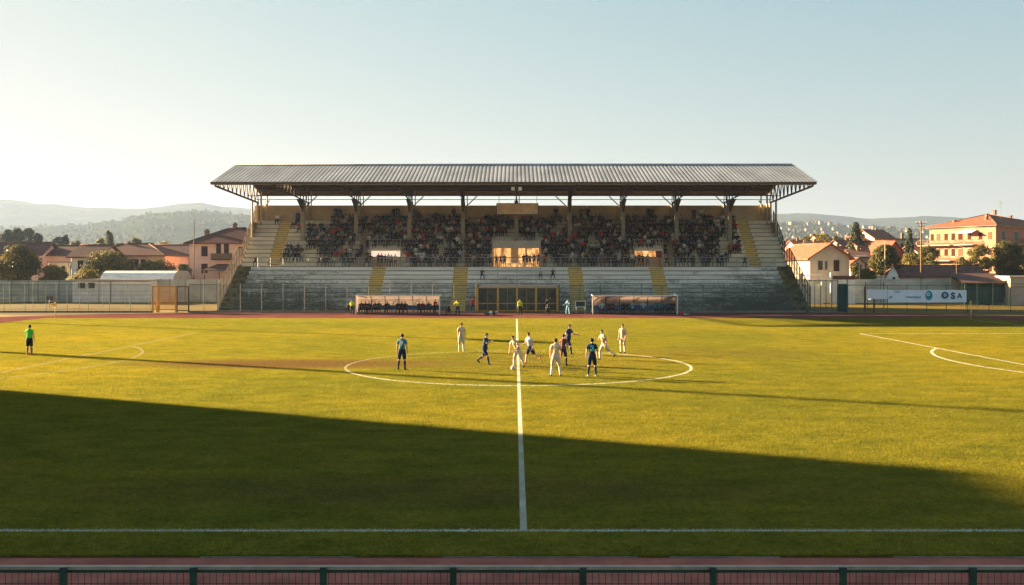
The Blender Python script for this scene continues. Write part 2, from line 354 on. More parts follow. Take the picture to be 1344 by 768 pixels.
# ------------------------------------------------------------------ hills
def interp(tab, x):
    if x <= tab[0][0]: return tab[0][1]
    for (a, ya), (c, yc) in zip(tab, tab[1:]):
        if x <= c:
            t = (x-a)/(c-a); t = t*t*(3-2*t); return ya+(yc-ya)*t
    return tab[-1][1]
from mathutils import noise as mnoise
far_prof = [(-400,268),(-100,262),(0,263),(60,268),(120,273),(180,275),(205,273),(240,268),(262,267),(300,273),(345,276),(480,286),(700,292),(900,289),(1010,282),(1060,280.5),(1100,284),(1140,287.5),(1180,286.5),(1220,284.5),(1250,286),(1300,292),(1344,296),(1500,290),(1800,285)]
mid_prof = [(-400,290),(0,300),(90,296),(150,290),(200,281),(250,279),(310,284),(400,292),(700,305),(1000,298),(1060,296),(1120,300),(1200,303),(1260,306),(1344,312),(1800,300)]
def terrain(px, D):
    # D depth from the camera; px the bearing
    zf = (HY - interp(far_prof, px)) * 4300/F + CH
    zm = (HY - interp(mid_prof, px)) * 2500/F + CH
    g1 = math.exp(-((D-4300)/(800 if D < 4300 else 500))**2)
    g2 = math.exp(-((D-2500)/(700 if D < 2500 else 450))**2)
    X = (px-CX)*D/F
    rise = 0
    if D > 210:
        t = min(1, (D-210)/900); rise = 26*t*t*(3-2*t)
    n_ = mnoise.fractal(Vector((X/420, D/420, 0)), 1.0, 2.1, 5)
    n2 = mnoise.fractal(Vector((X/60, D/60, 5)), 1.0, 2.0, 3)
    k = min(1, max(0, (D-600)/1500))
    side = (1 if px > 400 else .45)
    return max(zf*g1, 0) + max(zm*g2*(1-g1), 0)*1.0 + rise*side*(1-g1)*(1-g2) + n_*16*k*(.35+.65*(1-max(g1,g2))) + n2*2.6*k
def hill_mat():
    m = bpy.data.materials.new('wooded_hillside'); m.use_nodes = True; nt = m.node_tree; L = nt.links.new
    b = nt.nodes['Principled BSDF']; b.inputs['Roughness'].default_value = 1; b.inputs['Specular IOR Level'].default_value = 0
    ge = nn(nt, 'ShaderNodeNewGeometry')
    def noise(s, d): 
        n = nn(nt, 'ShaderNodeTexNoise'); n.inputs['Scale'].default_value = s; n.inputs['Detail'].default_value = d; n.inputs['Roughness'].default_value = .65; L(ge.outputs['Position'], n.inputs['Vector']); return n
    a = noise(.0045, 8); c = noise(.05, 6)
    r1 = nn(nt, 'ShaderNodeValToRGB'); e = r1.color_ramp.elements
    e[0].position = .42; e[0].color = (.025,.038,.016,1); e[1].position = .72; e[1].color = (.16,.14,.06,1); k = e.new(.56); k.color = (.05,.06,.025,1)
    L(a.outputs['Fac'], r1.inputs[0])
    r2 = nn(nt, 'ShaderNodeValToRGB'); e = r2.color_ramp.elements; e[0].position = .35; e[0].color = (.5,.5,.5,1); e[1].position = .7; e[1].color = (1.5,1.4,1.3,1)
    L(c.outputs['Fac'], r2.inputs[0])
    mu = nn(nt, 'ShaderNodeMix', data_type='RGBA', blend_type='MULTIPLY'); mu.inputs['Factor'].default_value = 1
    L(r1.outputs[0], mu.inputs['A']); L(r2.outputs[0], mu.inputs['B']); L(mu.outputs['Result'], b.inputs['Base Color'])
    return m
M_hill = hill_mat()
def build_hills():
    pxs = [-700 + i*9 for i in range(340)]; Ds = []
    d = 205
    while d < 5200: Ds.append(d); d *= 1.017
    vs = []; fs = []
    for D in Ds:
        for p in pxs:
            vs.append(((p-CX)*D/F, D, terrain(p, D) - (.3 if D < 215 else 0)))
    n = len(pxs)
    for i in range(len(Ds)-1):
        for j in range(n-1):
            a = i*n+j; fs.append((a, a+1, a+n+1, a+n))
    me = bpy.data.meshes.new('hills'); me.from_pydata(vs, [], fs); me.materials.append(M_hill)
    me.polygons.foreach_set('use_smooth', [True]*len(fs)); me.update()
    o = bpy.data.objects.new('hills', me); COL.objects.link(o); tag(o, kind='structure')
build_hills()
def gz(X, Y): return terrain(CX + X*F/Y, Y) if Y > 210 else 0.0

# ------------------------------------------------------------------ trees
def leaf_cloud(b, rr, c, rad, n, size, squash=1.0, inner=.45):
    for i in range(n):
        while True:
            p = Vector((rr.uniform(-1,1), rr.uniform(-1,1), rr.uniform(-1,1)))
            if inner < p.length <= 1: break
        q = Vector(c) + Vector((p.x*rad[0], p.y*rad[1], p.z*rad[2]))
        s = size*rr.uniform(.6, 1.35)
        nrm = (p.normalized() + Vector((rr.uniform(-.8,.8), rr.uniform(-.8,.8), rr.uniform(-.5,.9)))).normalized()
        u = nrm.orthogonal().normalized(); w = nrm.cross(u); a = rr.uniform(0, 3.14); u, w = u*math.cos(a)+w*math.sin(a), w*math.cos(a)-u*math.sin(a)
        b.poly([tuple(q-u*s), tuple(q-w*s*.6), tuple(q+u*s), tuple(q+w*s*.6)])
def make_tree(name, seed, h, w, kind, mat, trunk_frac=.25, dens=1.0, leaf=.22):
    """kind: round, column, cone, pine, bush"""
    rr = random.Random(seed); t = MB(); c = MB()
    th = h*trunk_frac
    if kind == 'bush': th = h*.12
    top = h*(.72 if kind in ('round','bush') else .93)
    pts = [Vector((0,0,-.2)), Vector((rr.uniform(-.1,.1)*w*.2, rr.uniform(-.1,.1)*w*.2, th)), Vector((rr.uniform(-.1,.1)*w*.3, 0, top))]
    r0 = .035*h + .03
    t.tube(pts[0], pts[1], r0, 8, r0*.75); t.tube(pts[1], pts[2], r0*.75, 8, r0*.2)
    for i in range(9 if kind != 'cone' else 4):
        a = rr.uniform(0, 6.28); z0 = th + (top-th)*rr.uniform(0,.6); base = pts[1].lerp(pts[2], (z0-th)/(top-th))
        e = base + Vector((math.cos(a)*w*.36, math.sin(a)*w*.36, rr.uniform(.08,.28)*h*(.6 if kind == 'column' else 1)))
        if kind in ('column','cone'): e = base + Vector((math.cos(a)*w*.15, math.sin(a)*w*.15, .06*h))
        t.tube(base, e, r0*.35, 5, r0*.1)
    if kind in ('round','bush','pine'):
        z0 = th*.75; H = h - z0; zc = z0 + H/2
        if kind == 'pine': z0 = h*.45; H = h-z0; zc = z0+H/2
        nb = int(46*dens)
        for i in range(nb):
            a = rr.uniform(0, 6.28); zz = rr.uniform(-1, 1); rad = math.sqrt(max(0,1-zz*zz)) * rr.uniform(.35, 1.0)
            if zz < -.3: rad *= .9
            cr = w*rr.uniform(.11, .21)
            p = (math.cos(a)*rad*(w/2-cr*.8), math.sin(a)*rad*(w/2-cr*.8), zc + zz*(H/2-cr*.7))
            leaf_cloud(c, rr, p, (cr, cr, cr*.8), int(95*dens), leaf*.5)
    elif kind == 'column':
        for i in range(int(60*dens)):
            f = i/(60*dens); z = h*.06 + f*h*.88; ww = w/2*math.sin(math.pi*(.16+.80*f))**.5
            a = rr.uniform(0,6.28); cr = max(.35, ww*.62); p = (math.cos(a)*(ww-cr*.7), math.sin(a)*(ww-cr*.7), z)
            leaf_cloud(c, rr, p, (cr, cr, cr*1.5), 75, leaf*.5, inner=.2)
    else:
        layers = 17
        for i in range(layers):
            f = i/(layers-1); z = h*.10 + f*h*.87; ww = w/2*(1-f)**.72*rr.uniform(.85,1.12) + .15
            nb = max(4, int(12*(1-f)+4)); off = rr.uniform(0,6.28)
            for k in range(nb):
                a = off + k*6.28/nb + rr.uniform(-.2,.2); L_ = ww*rr.uniform(.75,1.1)
                for q in (.25,.5,.75,1.0):
                    leaf_cloud(c, rr, (math.cos(a)*L_*q, math.sin(a)*L_*q, z - q*.05*h + rr.uniform(-.1,.1)), (w*.10,w*.10,h*.035), int(15*dens), leaf*.55, inner=.1)
    tr = t.build('trunk', M_bark); cr_ = c.build('crown', mat)
    return tr, cr_
def plant_tree(px, ytop, wpx, D, kind, mat, name, label, seed, group='trees beyond the ground', cat='tree', **k):
    X = XW(px, D); z = gz(X, D); h = ZW(ytop, D) - z; w = wpx*D/F
    e = empty(name, (X, D, z), rnd.uniform(0, 6.28), label, cat, group)
    for o in make_tree(name, seed, h, w, kind, mat, **k): o.parent = e
    return e
TR = [
 (24,320,50,157,'round',M_leafD,'broadleaf_tree','big dark rounded tree at the far left behind the concrete wall',dict(dens=1.3)),
 (70,347,42,157,'bush',M_leafG,'shrub','wide low shrub between the big dark tree and the white house',dict(dens=1.2)),
 (-14,335,40,156,'bush',M_leafY,'shrub','rusty yellow shrub at the left picture edge beside the dark tree',{}),
 (141,328,62,166,'round',M_leafG,'broadleaf_tree','bushy green tree behind the white vaulted shelter',dict(dens=1.3)),
 (112,352,44,160,'bush',M_leafY,'shrub','low yellowish shrub behind the flat roof of the white hut',{}),
 (205,339,52,170,'round',M_leafG,'broadleaf_tree','low spreading tree in front of the salmon farmhouse wall',{}),
 (240,346,26,168,'bush',M_leafG,'shrub','small shrub just left of the tall pink house',{}),
 (10,301,26,340,'round',M_pine,'tree','far tree at the left edge, leftmost of the hazy group',{}),
 (22,299,22,345,'round',M_pine,'tree','far tree second from left in the hazy group',{}),
 (36,297.5,22,350,'round',M_pine,'tree','tallest rounded far tree of the hazy left group',{}),
 (49,306,18,340,'round',M_pine,'tree','lower far tree right end of the hazy left group',{}),
 (60,318,34,300,'round',M_leafY,'tree','yellow crowned tree above the long brown roof on the left',{}),
 (74,309,16,320,'round',M_pine,'tree','dark green far tree just right of the yellow crown',{}),
 (85,307,15,320,'round',M_pine,'tree','dark green far tree topping the yellow one on the right',{}),
 (100,315,22,330,'round',M_leafD,'tree','low far tree left of the poplar above the roofs',{}),
 (143.5,299,13,300,'column',M_leafD,'poplar_tree','lone upright poplar rising above the brown farmhouse roof',dict(leaf=.45)),
 (133,312,16,330,'round',M_leafY,'tree','pale yellow tree at the left foot of the poplar',{}),
 (178,312,20,310,'round',M_leafG,'tree','pale green far tree right of the poplar',{}),
 (216,315,34,330,'round',M_leafY,'tree','yellow far tree above the right farmhouse roof',{}),
 (160,318,24,360,'round',M_leafG,'tree','low hazy tree between poplar and pale green tree',{}),
 (196,318,22,360,'round',M_leafD,'tree','low hazy tree between pale green and yellow trees',{}),
 (241,317,22,350,'round',M_leafG,'tree','hazy low tree left of the pink house roof',{}),
 (1123.5,291,36,230,'cone',M_pine,'fir_tree','tall dark conical fir above the red roofs on the right',dict(leaf=.4,dens=1.6)),
 (1194,299,17,240,'cone',M_pine,'fir_tree','small dark fir right of the long cream house',dict(leaf=.4,dens=1.3)),
 (1161,320,35,161,'round',M_leafD,'broadleaf_tree','dense rounded tree behind the thin pale pole on the right',dict(dens=1.5)),
 (1196,330,30,172,'round',M_leafG,'broadleaf_tree','green tree left of the tall wooden pole',{}),
 (1218,322,30,190,'round',M_leafD,'broadleaf_tree','green tree between wooden pole and orange apartment block',{}),
 (1137,352,32,158,'bush',M_leafG,'shrub','sunlit low shrub behind the street lamp on the right',dict(dens=1.1)),
 (1124,345,22,163,'bush',M_leafD,'shrub','dark shrub beside the cream gabled house',{}),
 (1284,316,30,165,'round',M_leafG,'broadleaf_tree','slender leafy tree in front of the orange block facade',dict(dens=.9)),
 (1263,336,26,166,'bush',M_leafG,'shrub','thin bush at the foot of the orange facade',dict(dens=.7)),
 (1322,314,40,165,'round',M_leafD,'broadleaf_tree','broad tree covering the shaded corner of the orange block',dict(dens=1.2)),
 (1348,338,40,162,'bush',M_leafG,'shrub','bushy shrub at the right picture edge above the pink wall',{}),
 (1080,306,36,330,'round',M_leafY,'tree','hazy olive tree beside the stand above the cream house',{}),
 (1058,309,26,300,'round',M_leafG,'tree','hazy tree nearest the stand railing on the right',{}),
 (1097,309,22,300,'round',M_leafG,'tree','low hazy tree between olive tree and fir',{}),
]
for i, (px, yt, wp, D, kd, mt, nm, lb, kw) in enumerate(TR):
    wp *= 1.3 if kd == 'round' else 1.12
    kw = dict(kw); kw['dens'] = kw.get('dens', 1)*(1.35 if kd == 'round' else 1.15)
    plant_tree(px, yt, wp, D, kd, mt, nm, lb, 100+i, **({'leaf': .34 if D < 250 else .6} | kw), group='far trees' if D > 250 else 'trees behind the ground')

# far woods and villages on the slopes: uncountable
def far_woods():
    rr = random.Random(3); b = MB()
    for i in range(8500):
        px = (rr.uniform(-60, 340) if rr.random() < .33 else rr.uniform(1000, 1400)); D = 380*(8.5**(rr.random()**.75))
        X = (px-CX)*D/F; z = gz(X, D)
        if mnoise.noise(Vector((X/160, D/160, 0))) < -.12: continue
        h = rr.uniform(3.5, 7.5); r = h*rr.uniform(.4,.7)
        k = len(b.v); seg = 6
        b.v.append((X, D, z+h))
        for ring, (rr_, zz) in enumerate(((.75,.8),(1,.45),(.8,.1))):
            for j in range(seg):
                a = 6.28*j/seg+ring; q = r*rr_*rr.uniform(.75,1.2); b.v.append((X+q*math.cos(a), D+q*math.sin(a), z+h*zz))
        for j in range(seg):
            jj = (j+1) % seg; b.f.append((k, k+1+j, k+1+jj)); b.mi.append(0); b.sm.append(False)
            for ring in range(2):
                o = k+1+ring*seg; b.f.append((o+j, o+seg+j, o+seg+jj, o+jj)); b.mi.append(0); b.sm.append(False)
    tag(b.build('distant_woods', pm('far_foliage', (.035,.05,.02), (.13,.11,.035), .012, .9)), 'hazy mass of trees covering the far slopes', 'woods', kind='stuff')
    b = MB()
    for i in range(230):
        right = rr.random() < .92
        px = rr.uniform(1000, 1300) if right else rr.uniform(150, 330)
        D = rr.uniform(520, 2300); X = (px-CX)*D/F; z = gz(X, D)
        w, d_, h = rr.uniform(8,16), rr.uniform(8,11), rr.uniform(4,7)
        b.box(X-w/2, X+w/2, D-d_/2, D+d_/2, z-3, z+h, 0 if rr.random() < .6 else 2)
        b.poly([(X-w/2-.5,D-d_/2-.5,z+h+.01),(X+w/2+.5,D-d_/2-.5,z+h+.01),(X+w/2-2,D,z+h+2.3),(X-w/2+2,D,z+h+2.3)],1)
        b.poly([(X+w/2+.5,D+d_/2+.5,z+h+.01),(X-w/2-.5,D+d_/2+.5,z+h+.01),(X-w/2+2,D,z+h+2.3),(X+w/2-2,D,z+h+2.3)],1)
        b.poly([(X-w/2-.5,D+d_/2+.5,z+h+.01),(X-w/2-.5,D-d_/2-.5,z+h+.01),(X-w/2+2,D,z+h+2.3)],1)
        b.poly([(X+w/2+.5,D-d_/2-.5,z+h+.01),(X+w/2+.5,D+d_/2+.5,z+h+.01),(X+w/2-2,D,z+h+2.3)],1)
    tag(b.build('distant_village', [pm('far_wall', (.26,.23,.19), (.20,.17,.14), .1, .9), M_tile_b, pm('far_wall_warm', (.27,.19,.14), (.2,.14,.1), .1, .9)]), 'scatter of tiny pale houses over the far hillside', 'village', kind='stuff')
far_woods()

M_salm = pm('dull_salmon_plaster', (.40,.24,.18), (.33,.19,.14), .8, .9, .1, 8)
M_postg = pm('dull_grey_post', (.20,.20,.18), (.13,.13,.12), 4, .8)
# ------------------------------------------------------------------ buildings
def house(name, label, x, y, rot, w, d, h, roof, rh, wall, tile, wins=(), ov=.6, cat='house', z=0, chim=(), group='houses around the ground', base=None):
    """x, y: front-left corner; rot: turn about it; front faces local -y"""
    t = empty(name, (x, y, z), rot, label, cat, group)
    b = MB(); b.box(0, w, 0, d, -3, h); 
    if roof == 'gable_y': b.poly([(0,0,h),(w,0,h),(w/2,0,h+rh)]); b.poly([(w,d,h),(0,d,h),(w/2,d,h+rh)])
    if roof == 'gable_x': b.poly([(0,d,h),(0,0,h),(0,d/2,h+rh)]); b.poly([(w,0,h),(w,d,h),(w,d/2,h+rh)])
    b.build('wall', wall, t)
    r = MB(); th = .22
    def slab(q):
        lo = [(p[0], p[1], p[2]-th) for p in q]
        r.poly(q); r.poly(list(reversed(lo)))
        for i in range(len(q)):
            j = (i+1) % len(q); r.poly([lo[i], lo[j], q[j], q[i]])
    e = .24
    if roof == 'gable_y':
        s = rh/(w/2); o = ov
        slab([(-o,-o,h-s*o+e),(w/2,-o,h+rh+e),(w/2,d+o,h+rh+e),(-o,d+o,h-s*o+e)])
        slab([(w/2,-o,h+rh+e),(w+o,-o,h-s*o+e),(w+o,d+o,h-s*o+e),(w/2,d+o,h+rh+e)])
        r.tube((w/2,-o,h+rh+e),(w/2,d+o,h+rh+e),.12,6)
    elif roof == 'gable_x':
        s = rh/(d/2); o = ov
        slab([(-o,-o,h-s*o+e),(w+o,-o,h-s*o+e),(w+o,d/2,h+rh+e),(-o,d/2,h+rh+e)])
        slab([(w+o,d+o,h-s*o+e),(-o,d+o,h-s*o+e),(-o,d/2,h+rh+e),(w+o,d/2,h+rh+e)])
        r.tube((-o,d/2,h+rh+e),(w+o,d/2,h+rh+e),.12,6)
    elif roof == 'hip':
        o = ov; m = min(w, d)/2
        if w >= d: A, B = (m, d/2, h+rh), (w-m, d/2, h+rh)
        else: A, B = (w/2, m, h+rh), (w/2, d-m, h+rh)
        c = [(-o,-o,h+.05),(w+o,-o,h+.05),(w+o,d+o,h+.05),(-o,d+o,h+.05)]
        if w >= d: fs = [[c[0],c[1],B,A],[c[1],c[2],B],[c[2],c[3],A,B],[c[3],c[0],A]]
        else: fs = [[c[0],c[1],A],[c[1],c[2],B,A],[c[2],c[3],B],[c[3],c[0],A,B]]
        for f in fs: r.poly(f)
        r.poly(list(reversed([(p[0],p[1],p[2]-.15) for p in c])))
        for i in range(4):
            j = (i+1) % 4; r.poly([(*c[i][:2],c[i][2]-.15),(*c[j][:2],c[j][2]-.15),c[j],c[i]])
        for p in c: r.tube(p, A if math.dist(p,A) < math.dist(p,B) else B, .1, 5)
        r.tube(A, B, .12, 6)
    elif roof == 'flat':
        r.box(-ov, w+ov, -ov, d+ov, h+.01, h+.22)
    ro = r.build('roof', tile, t)
    for cx, cy, cz, cs, ch in chim:
        c = MB(); c.cbox(cx, cy, cz+ch/2, cs, cs, ch); c.cbox(cx, cy, cz+ch+.06, cs+.2, cs+.2, .1); c.cbox(cx, cy, cz+ch+.25, cs*.6, cs*.6, .26); c.build('chimney', M_wood, ro)
    for wd in wins:
        face, u, zz, ww, wh, kd = wd
        f = MB(); p = MB(); s = MB()
        def rect(mb, u0, u1, z0, z1, off, thick):
            if face == 'f': mb.box(u0, u1, -off-thick, -off, z0, z1)
            elif face == 'l': mb.box(-off-thick, -off, u0, u1, z0, z1)
            else: mb.box(w+off, w+off+thick, u0, u1, z0, z1)
        rect(f, u-ww/2-.1, u+ww/2+.1, zz-.14, zz-.02, .003, .14)
        rect(f, u-ww/2-.07, u-ww/2, zz, zz+wh, .003, .07); rect(f, u+ww/2, u+ww/2+.07, zz, zz+wh, .003, .07); rect(f, u-ww/2-.07, u+ww/2+.07, zz+wh+.003, zz+wh+.09, .003, .07)
        rect(p, u-ww/2+.004, u+ww/2-.004, zz+.003, zz+wh-.003, .003, .03)
        nm = 'door' if kd == 'd' else 'window'
        fo = f.build(nm, wall if kd != 'w' else M_white, t); p.build('pane' if nm == 'window' else 'door_panel', M_shut if kd in ('s','d') else M_glass, fo)
        if kd == 'o':
            rect(s, u-ww/2-.62, u-ww/2-.09, zz, zz+wh, .08, .05); rect(s, u+ww/2+.09, u+ww/2+.62, zz, zz+wh, .08, .05); s.build('shutter', M_shut, fo)
    return t
def balcony(t, face, u0, u1, z, dep, matw, w=0, solid=None):
    b = MB(); r = MB()
    def bx(mb, a0, a1, o0, o1, z0, z1):
        if face == 'f': mb.box(a0, a1, -o1, -o0, z0, z1)
        elif face == 'l': mb.box(-o1, -o0, a0, a1, z0, z1)
    bx(b, u0, u1, .005, dep, z-.16, z); bo = b.build('balcony', matw, t)
    if solid:
        bx(r, u0, u1, dep-.06, dep-.01, z+.005, z+1); bx(r, u0, u0+.05, .01, dep-.07, z+.005, z+1); bx(r, u1-.05, u1, .01, dep-.07, z+.005, z+1)
    else:
        bx(r, u0, u1, dep-.06, dep-.02, z+.95, z+1.0)
        k = int((u1-u0)/.16)
        for i in range(k+1):
            a = u0+(u1-u0-.03)*i/k; bx(r, a, a+.03, dep-.055, dep-.025, z+.005, z+.945)
        bx(r, u0, u0+.04, .02, dep-.07, z+.95, z+1.0); bx(r, u1-.04, u1, .02, dep-.07, z+.95, z+1.0)
    r.build('railing', solid or M_wood, bo)
def px_w(p0, p1, D): return (p1-p0)*D/F

# left side
D = 171; x0 = XW(248.5, D)
pk = house('villa', 'tall salmon pink house with dark hip roof beside the left end of the stand', x0, D, R(-4), 13.5, 10.5, ZW(319.5,D), 'hip', 2.9, M_pink, M_tile_d,
    [('f', px_w(248.5,269,D), ZW(336.5,D), 1.15, 1.75, 's'), ('f', px_w(248.5,269,D), ZW(358.5,D), 1.15, 1.65, 's'),
     ('f', px_w(248.5,288,D), ZW(336,D), .9, 2.3, 's'), ('f', px_w(248.5,298.5,D), ZW(336,D), .9, 2.3, 's'), ('f', px_w(248.5,318,D), ZW(336,D), .9, 1.6, 's'), ('l', 3, ZW(336.5,D), 1.1, 1.6, 's'), ('l', 7, ZW(336.5,D), 1.1, 1.6, 's')],
    .75, chim=[(2.0, 3, 10.3, .7, 1.5), (6.3, 5.2, 12.0, .6, 1.1)])
balcony(pk, 'f', px_w(248.5,281,D), px_w(248.5,306,D), ZW(341,D)+.1, 1.2, M_dark, solid=M_wood)
b = MB(); a0, a1 = px_w(248.5,273,D), px_w(248.5,312,D); z0 = ZW(354.5,D); z1 = ZW(346.5,D)
b.poly([(a0,-2.6,z0),(a1,-2.6,z0),(a1,-.01,z1),(a0+1.8,-.01,z1)]); b.poly([(a0,-2.6,z0-.12),(a0+1.8,-.01,z1-.12),(a1,-.01,z1-.12),(a1,-2.6,z0-.12)]); b.poly([(a0,-2.6,z0-.12),(a1,-2.6,z0-.12),(a1,-2.6,z0),(a0,-2.6,z0)])
b.bar((a0+.4,-2.4,-1),(a0+.4,-2.4,z0-.13),.08); b.bar((a0+3,-2.4,-1),(a0+3,-2.4,z0-.13),.08)
b.build('porch_roof', M_tile_b, pk)
def gw(ws, z, ww, wh, kd='s', face='f'): return [(face, u, z, ww, wh, kd) for u in ws]
house('farmhouse', 'brown roofed building at the far left edge behind the big dark tree', XW(-58,178), 178, R(3), 15, 9, ZW(334,178), 'gable_x', 2.1, M_pink, M_tile_b, gw((3,8,12), 3.2, 1, 1.5))
house('farmhouse', 'long low brown roof with salmon wall left of the white house', XW(22,182), 182, R(-2), 11, 9, ZW(335,182), 'gable_x', 1.7, M_pink, M_tile_b, gw((3,7), 3.6, 1, 1.5))
D = 166; wh = house('farmhouse', 'white walled house with grey brown roof and a canopy on its left', XW(93,D), D, R(-2), px_w(93,130,D), 9, ZW(337,D), 'gable_x', 1.9, M_whpl, M_tile_b,
    [('f', px_w(93,106,D), ZW(353.5,D), .95, 1.5, 's')])
b = MB(); b.box(-3.9, -.02, -.3, 3, 6.2, 6.4); b.bar((-3.7,-.1,-1),(-3.7,-.1,6.19),.09); b.bar((-.3,-.2,-1),(-.3,-.2,6.19),.07); b.build('canopy', M_cream, wh)
b = MB(); b.box(-3.8, -.02, 3.01, 8, -1, 6.1); b.build('side_wing', M_whpl, wh); b = MB(); b.box(-1.6, -.5, 2.96, 3.0, 3.8, 5.7); b.box(-3.1,-2.5,2.96,3.0,4.2,5.6); b.build('window', M_shut, wh)
b = MB(); b.bar((.15,-.08,0),(.15,-.08,7.0),.05); b.build('drainpipe', M_rail, wh)
D = 176; house('farmhouse', 'broad brown hipped roof with light skylight above a salmon wall', XW(104,D), D, R(-3), px_w(104,219,D), 11, ZW(335.5,D), 'hip', 2.3, M_pink, M_tile_b,
    [('f', px_w(104,173,D), ZW(350,D), .9, 1.3, 's'), ('f', px_w(104,180.5,D), ZW(350,D), .9, 1.3, 'g'), ('f', px_w(104,190,D), ZW(350,D), .9, 1.3, 's')], chim=[(7,5,9,.5,.8)])
D = 192; house('farmhouse', 'orange walled building with brown roof just left of the pink house', XW(196,D), D, R(2), px_w(196,262,D), 10, ZW(333.5,D), 'gable_x', 1.7, M_salm, M_tile_b,
    [('f', px_w(196,223,D), ZW(347,D), 1.4, .9, 'g'), ('f', px_w(196,236,D), ZW(349,D), .9, 1.5, 's'), ('f', px_w(196,248,D), ZW(349,D), .9, 1.5, 's')])
house('farmhouse', 'distant brown roof behind the orange walled building', XW(168,225), 225, R(8), 16, 9, 8.1+0, 'gable_x', 1.6, M_cream, M_tile_d, gw((3,8,13), 5, 1, 1.4), group='houses around the ground')
# storage hut and vaulted shelter
D = 150; ht = house('hut', 'low white storage hut with flat tan roof and two small dark windows', XW(95,D), D, 0, px_w(95,199,D), 5.5, ZW(368.5,D), 'flat', 0, M_whpl, M_cream,
    [('f', px_w(95,107.5,D), ZW(378.5,D), 1.1, .85, 'g'), ('f', px_w(95,120,D), ZW(378.5,D), 1.1, .85, 'g')], .35, 'hut')
b = MB(); b.bar((px_w(95,145.5,D),-.06,0),(px_w(95,145.5,D),-.06,3.2),.05); b.bar((px_w(95,130,D),-.04,0),(px_w(95,130,D),-.04,3.1),.03); b.build('drainpipe', M_wood, ht)
t = empty('vaulted_shelter', (XW(146,158),158,0), R(-5), 'long white curved roof shelter behind the flat white hut', 'shelter')
L_ = px_w(146,243,158); Hh = ZW(355.5,158); b = MB(); n = 9; Wd = 7
prof = [(-Wd/2*math.cos(math.pi*i/n), 3.5+(Hh-3.5)*min(1, 1.15*math.sin(math.pi*i/n))) for i in range(n+1)]
prof = [(-Wd/2, 0)]+prof+[(Wd/2, 0)]
for (ya, za), (yb, zb) in zip(prof, prof[1:]): b.quad((0,ya,za),(L_,ya,za),(L_,yb,zb),(0,yb,zb))
b.build('curved_roof', M_whpl, t)
b = MB(); b.poly([(L_+.005,y_,z_) for y_, z_ in prof]); b.build('end_wall', M_cream, t)
b = MB(); b.poly([(-.005,y_,z_) for y_, z_ in reversed(prof)]); b.build('end_wall', M_cream, t)

# perimeter walls
def panel_wall(name, label, pts, h, mat, step=2.5):
    t = empty(name, (*pts[0], 0), 0, label, 'wall', 'perimeter walls'); p = MB(); c = MB(); ox, oy = pts[0]
    for (xa, ya), (xb, yb) in zip(pts, pts[1:]):
        d = Vector((xb-xa, yb-ya, 0)); L_ = d.length; d.normalize(); nr = Vector((-d.y, d.x, 0))*.06; k = max(1, round(L_/step))
        for i in range(k):
            a = Vector((xa-ox, ya-oy, 0))+d*(L_*i/k+.08); e = Vector((xa-ox, ya-oy, 0))+d*(L_*(i+1)/k-.08)
            for j in range(6):
                z0 = h*j/6+.012; z1 = h*(j+1)/6-.012
                q = [a-nr, e-nr, e+nr, a+nr]; n0 = len(p.v)
                p.v += [(v.x,v.y,z0) for v in q]+[(v.x,v.y,z1) for v in q]
                for f in ((0,3,2,1),(4,5,6,7),(0,1,5,4),(1,2,6,5),(2,3,7,6),(3,0,4,7)): p.f.append(tuple(n0+x for x in f)); p.mi.append(0); p.sm.append(False)
            c.cbox(a.x-d.x*.08, a.y-d.y*.08, h/2+.03, .15, .17, h+.06)
    p.build('wall_panels', mat, t); c.build('wall_posts', M_conc, t); return t
M_pw = pm('grey_wall_panel', (.50,.51,.46), (.33,.34,.30), .5, .9, .15, 9, detail=8, stretch=(1,1,1.4))
panel_wall('concrete_wall', 'grey concrete panel wall left of the white hut', [(-90,149),(XW(60,152),152),(XW(94,152),152.5)], 3.35, M_pw)
panel_wall('concrete_wall', 'grey concrete panel wall between the white hut and the stand', [(XW(201,152),152.5),(-36.5,151)], 3.5, M_pw)
panel_wall('concrete_wall', 'grey concrete wall running behind the sponsor banner on the right', [(37,148),(XW(1262,146),146)], 3.6, M_pw, 6)
house('clubhouse', 'pale pink walled kiosk at the right picture edge', XW(1326,138), 138, R(-6), 9, 5, ZW(364.5,138), 'flat', 0, M_cream, M_cream, [('l', 2, 1, .9, 1.6, 's')], .2, 'kiosk', group=None)
# covered training cage
t = empty('shed', (XW(1266,140),140,0), 0, 'long low brown roofed shed with dark green netted front on the right', 'shed')
w_ = px_w(1266,1325,140); zr = ZW(371,140)
b = MB(); b.quad((-.4,-.6,zr),(w_+.3,-.6,zr),(w_+.3,5,zr+1.3),(-.4,5,zr+1.3)); b.quad((-.4,-.6,zr-.2),(-.4,5,zr+1.1),(w_+.3,5,zr+1.1),(w_+.3,-.6,zr-.2)); b.quad((-.4,-.6,zr-.2),(w_+.3,-.6,zr-.2),(w_+.3,-.6,zr),(-.4,-.6,zr)); b.build('roof', M_tile_b, t)
b = MB()
for i in range(6): b.bar((w_*i/5,0,0),(w_*i/5,0,zr-.1),.06)
b.build('posts', M_teal, t)
b = MB(); b.box(.05, w_-.05, .1, .14, .3, zr-.2); b.build('net_wall', pm('dark_green_screen', (.03,.06,.05), (.05,.09,.08), 1.5, .9), t)
b = MB(); b.box(-.2, w_, 4, 4.2, 0, zr+.9); b.build('back_wall', M_pw, t)

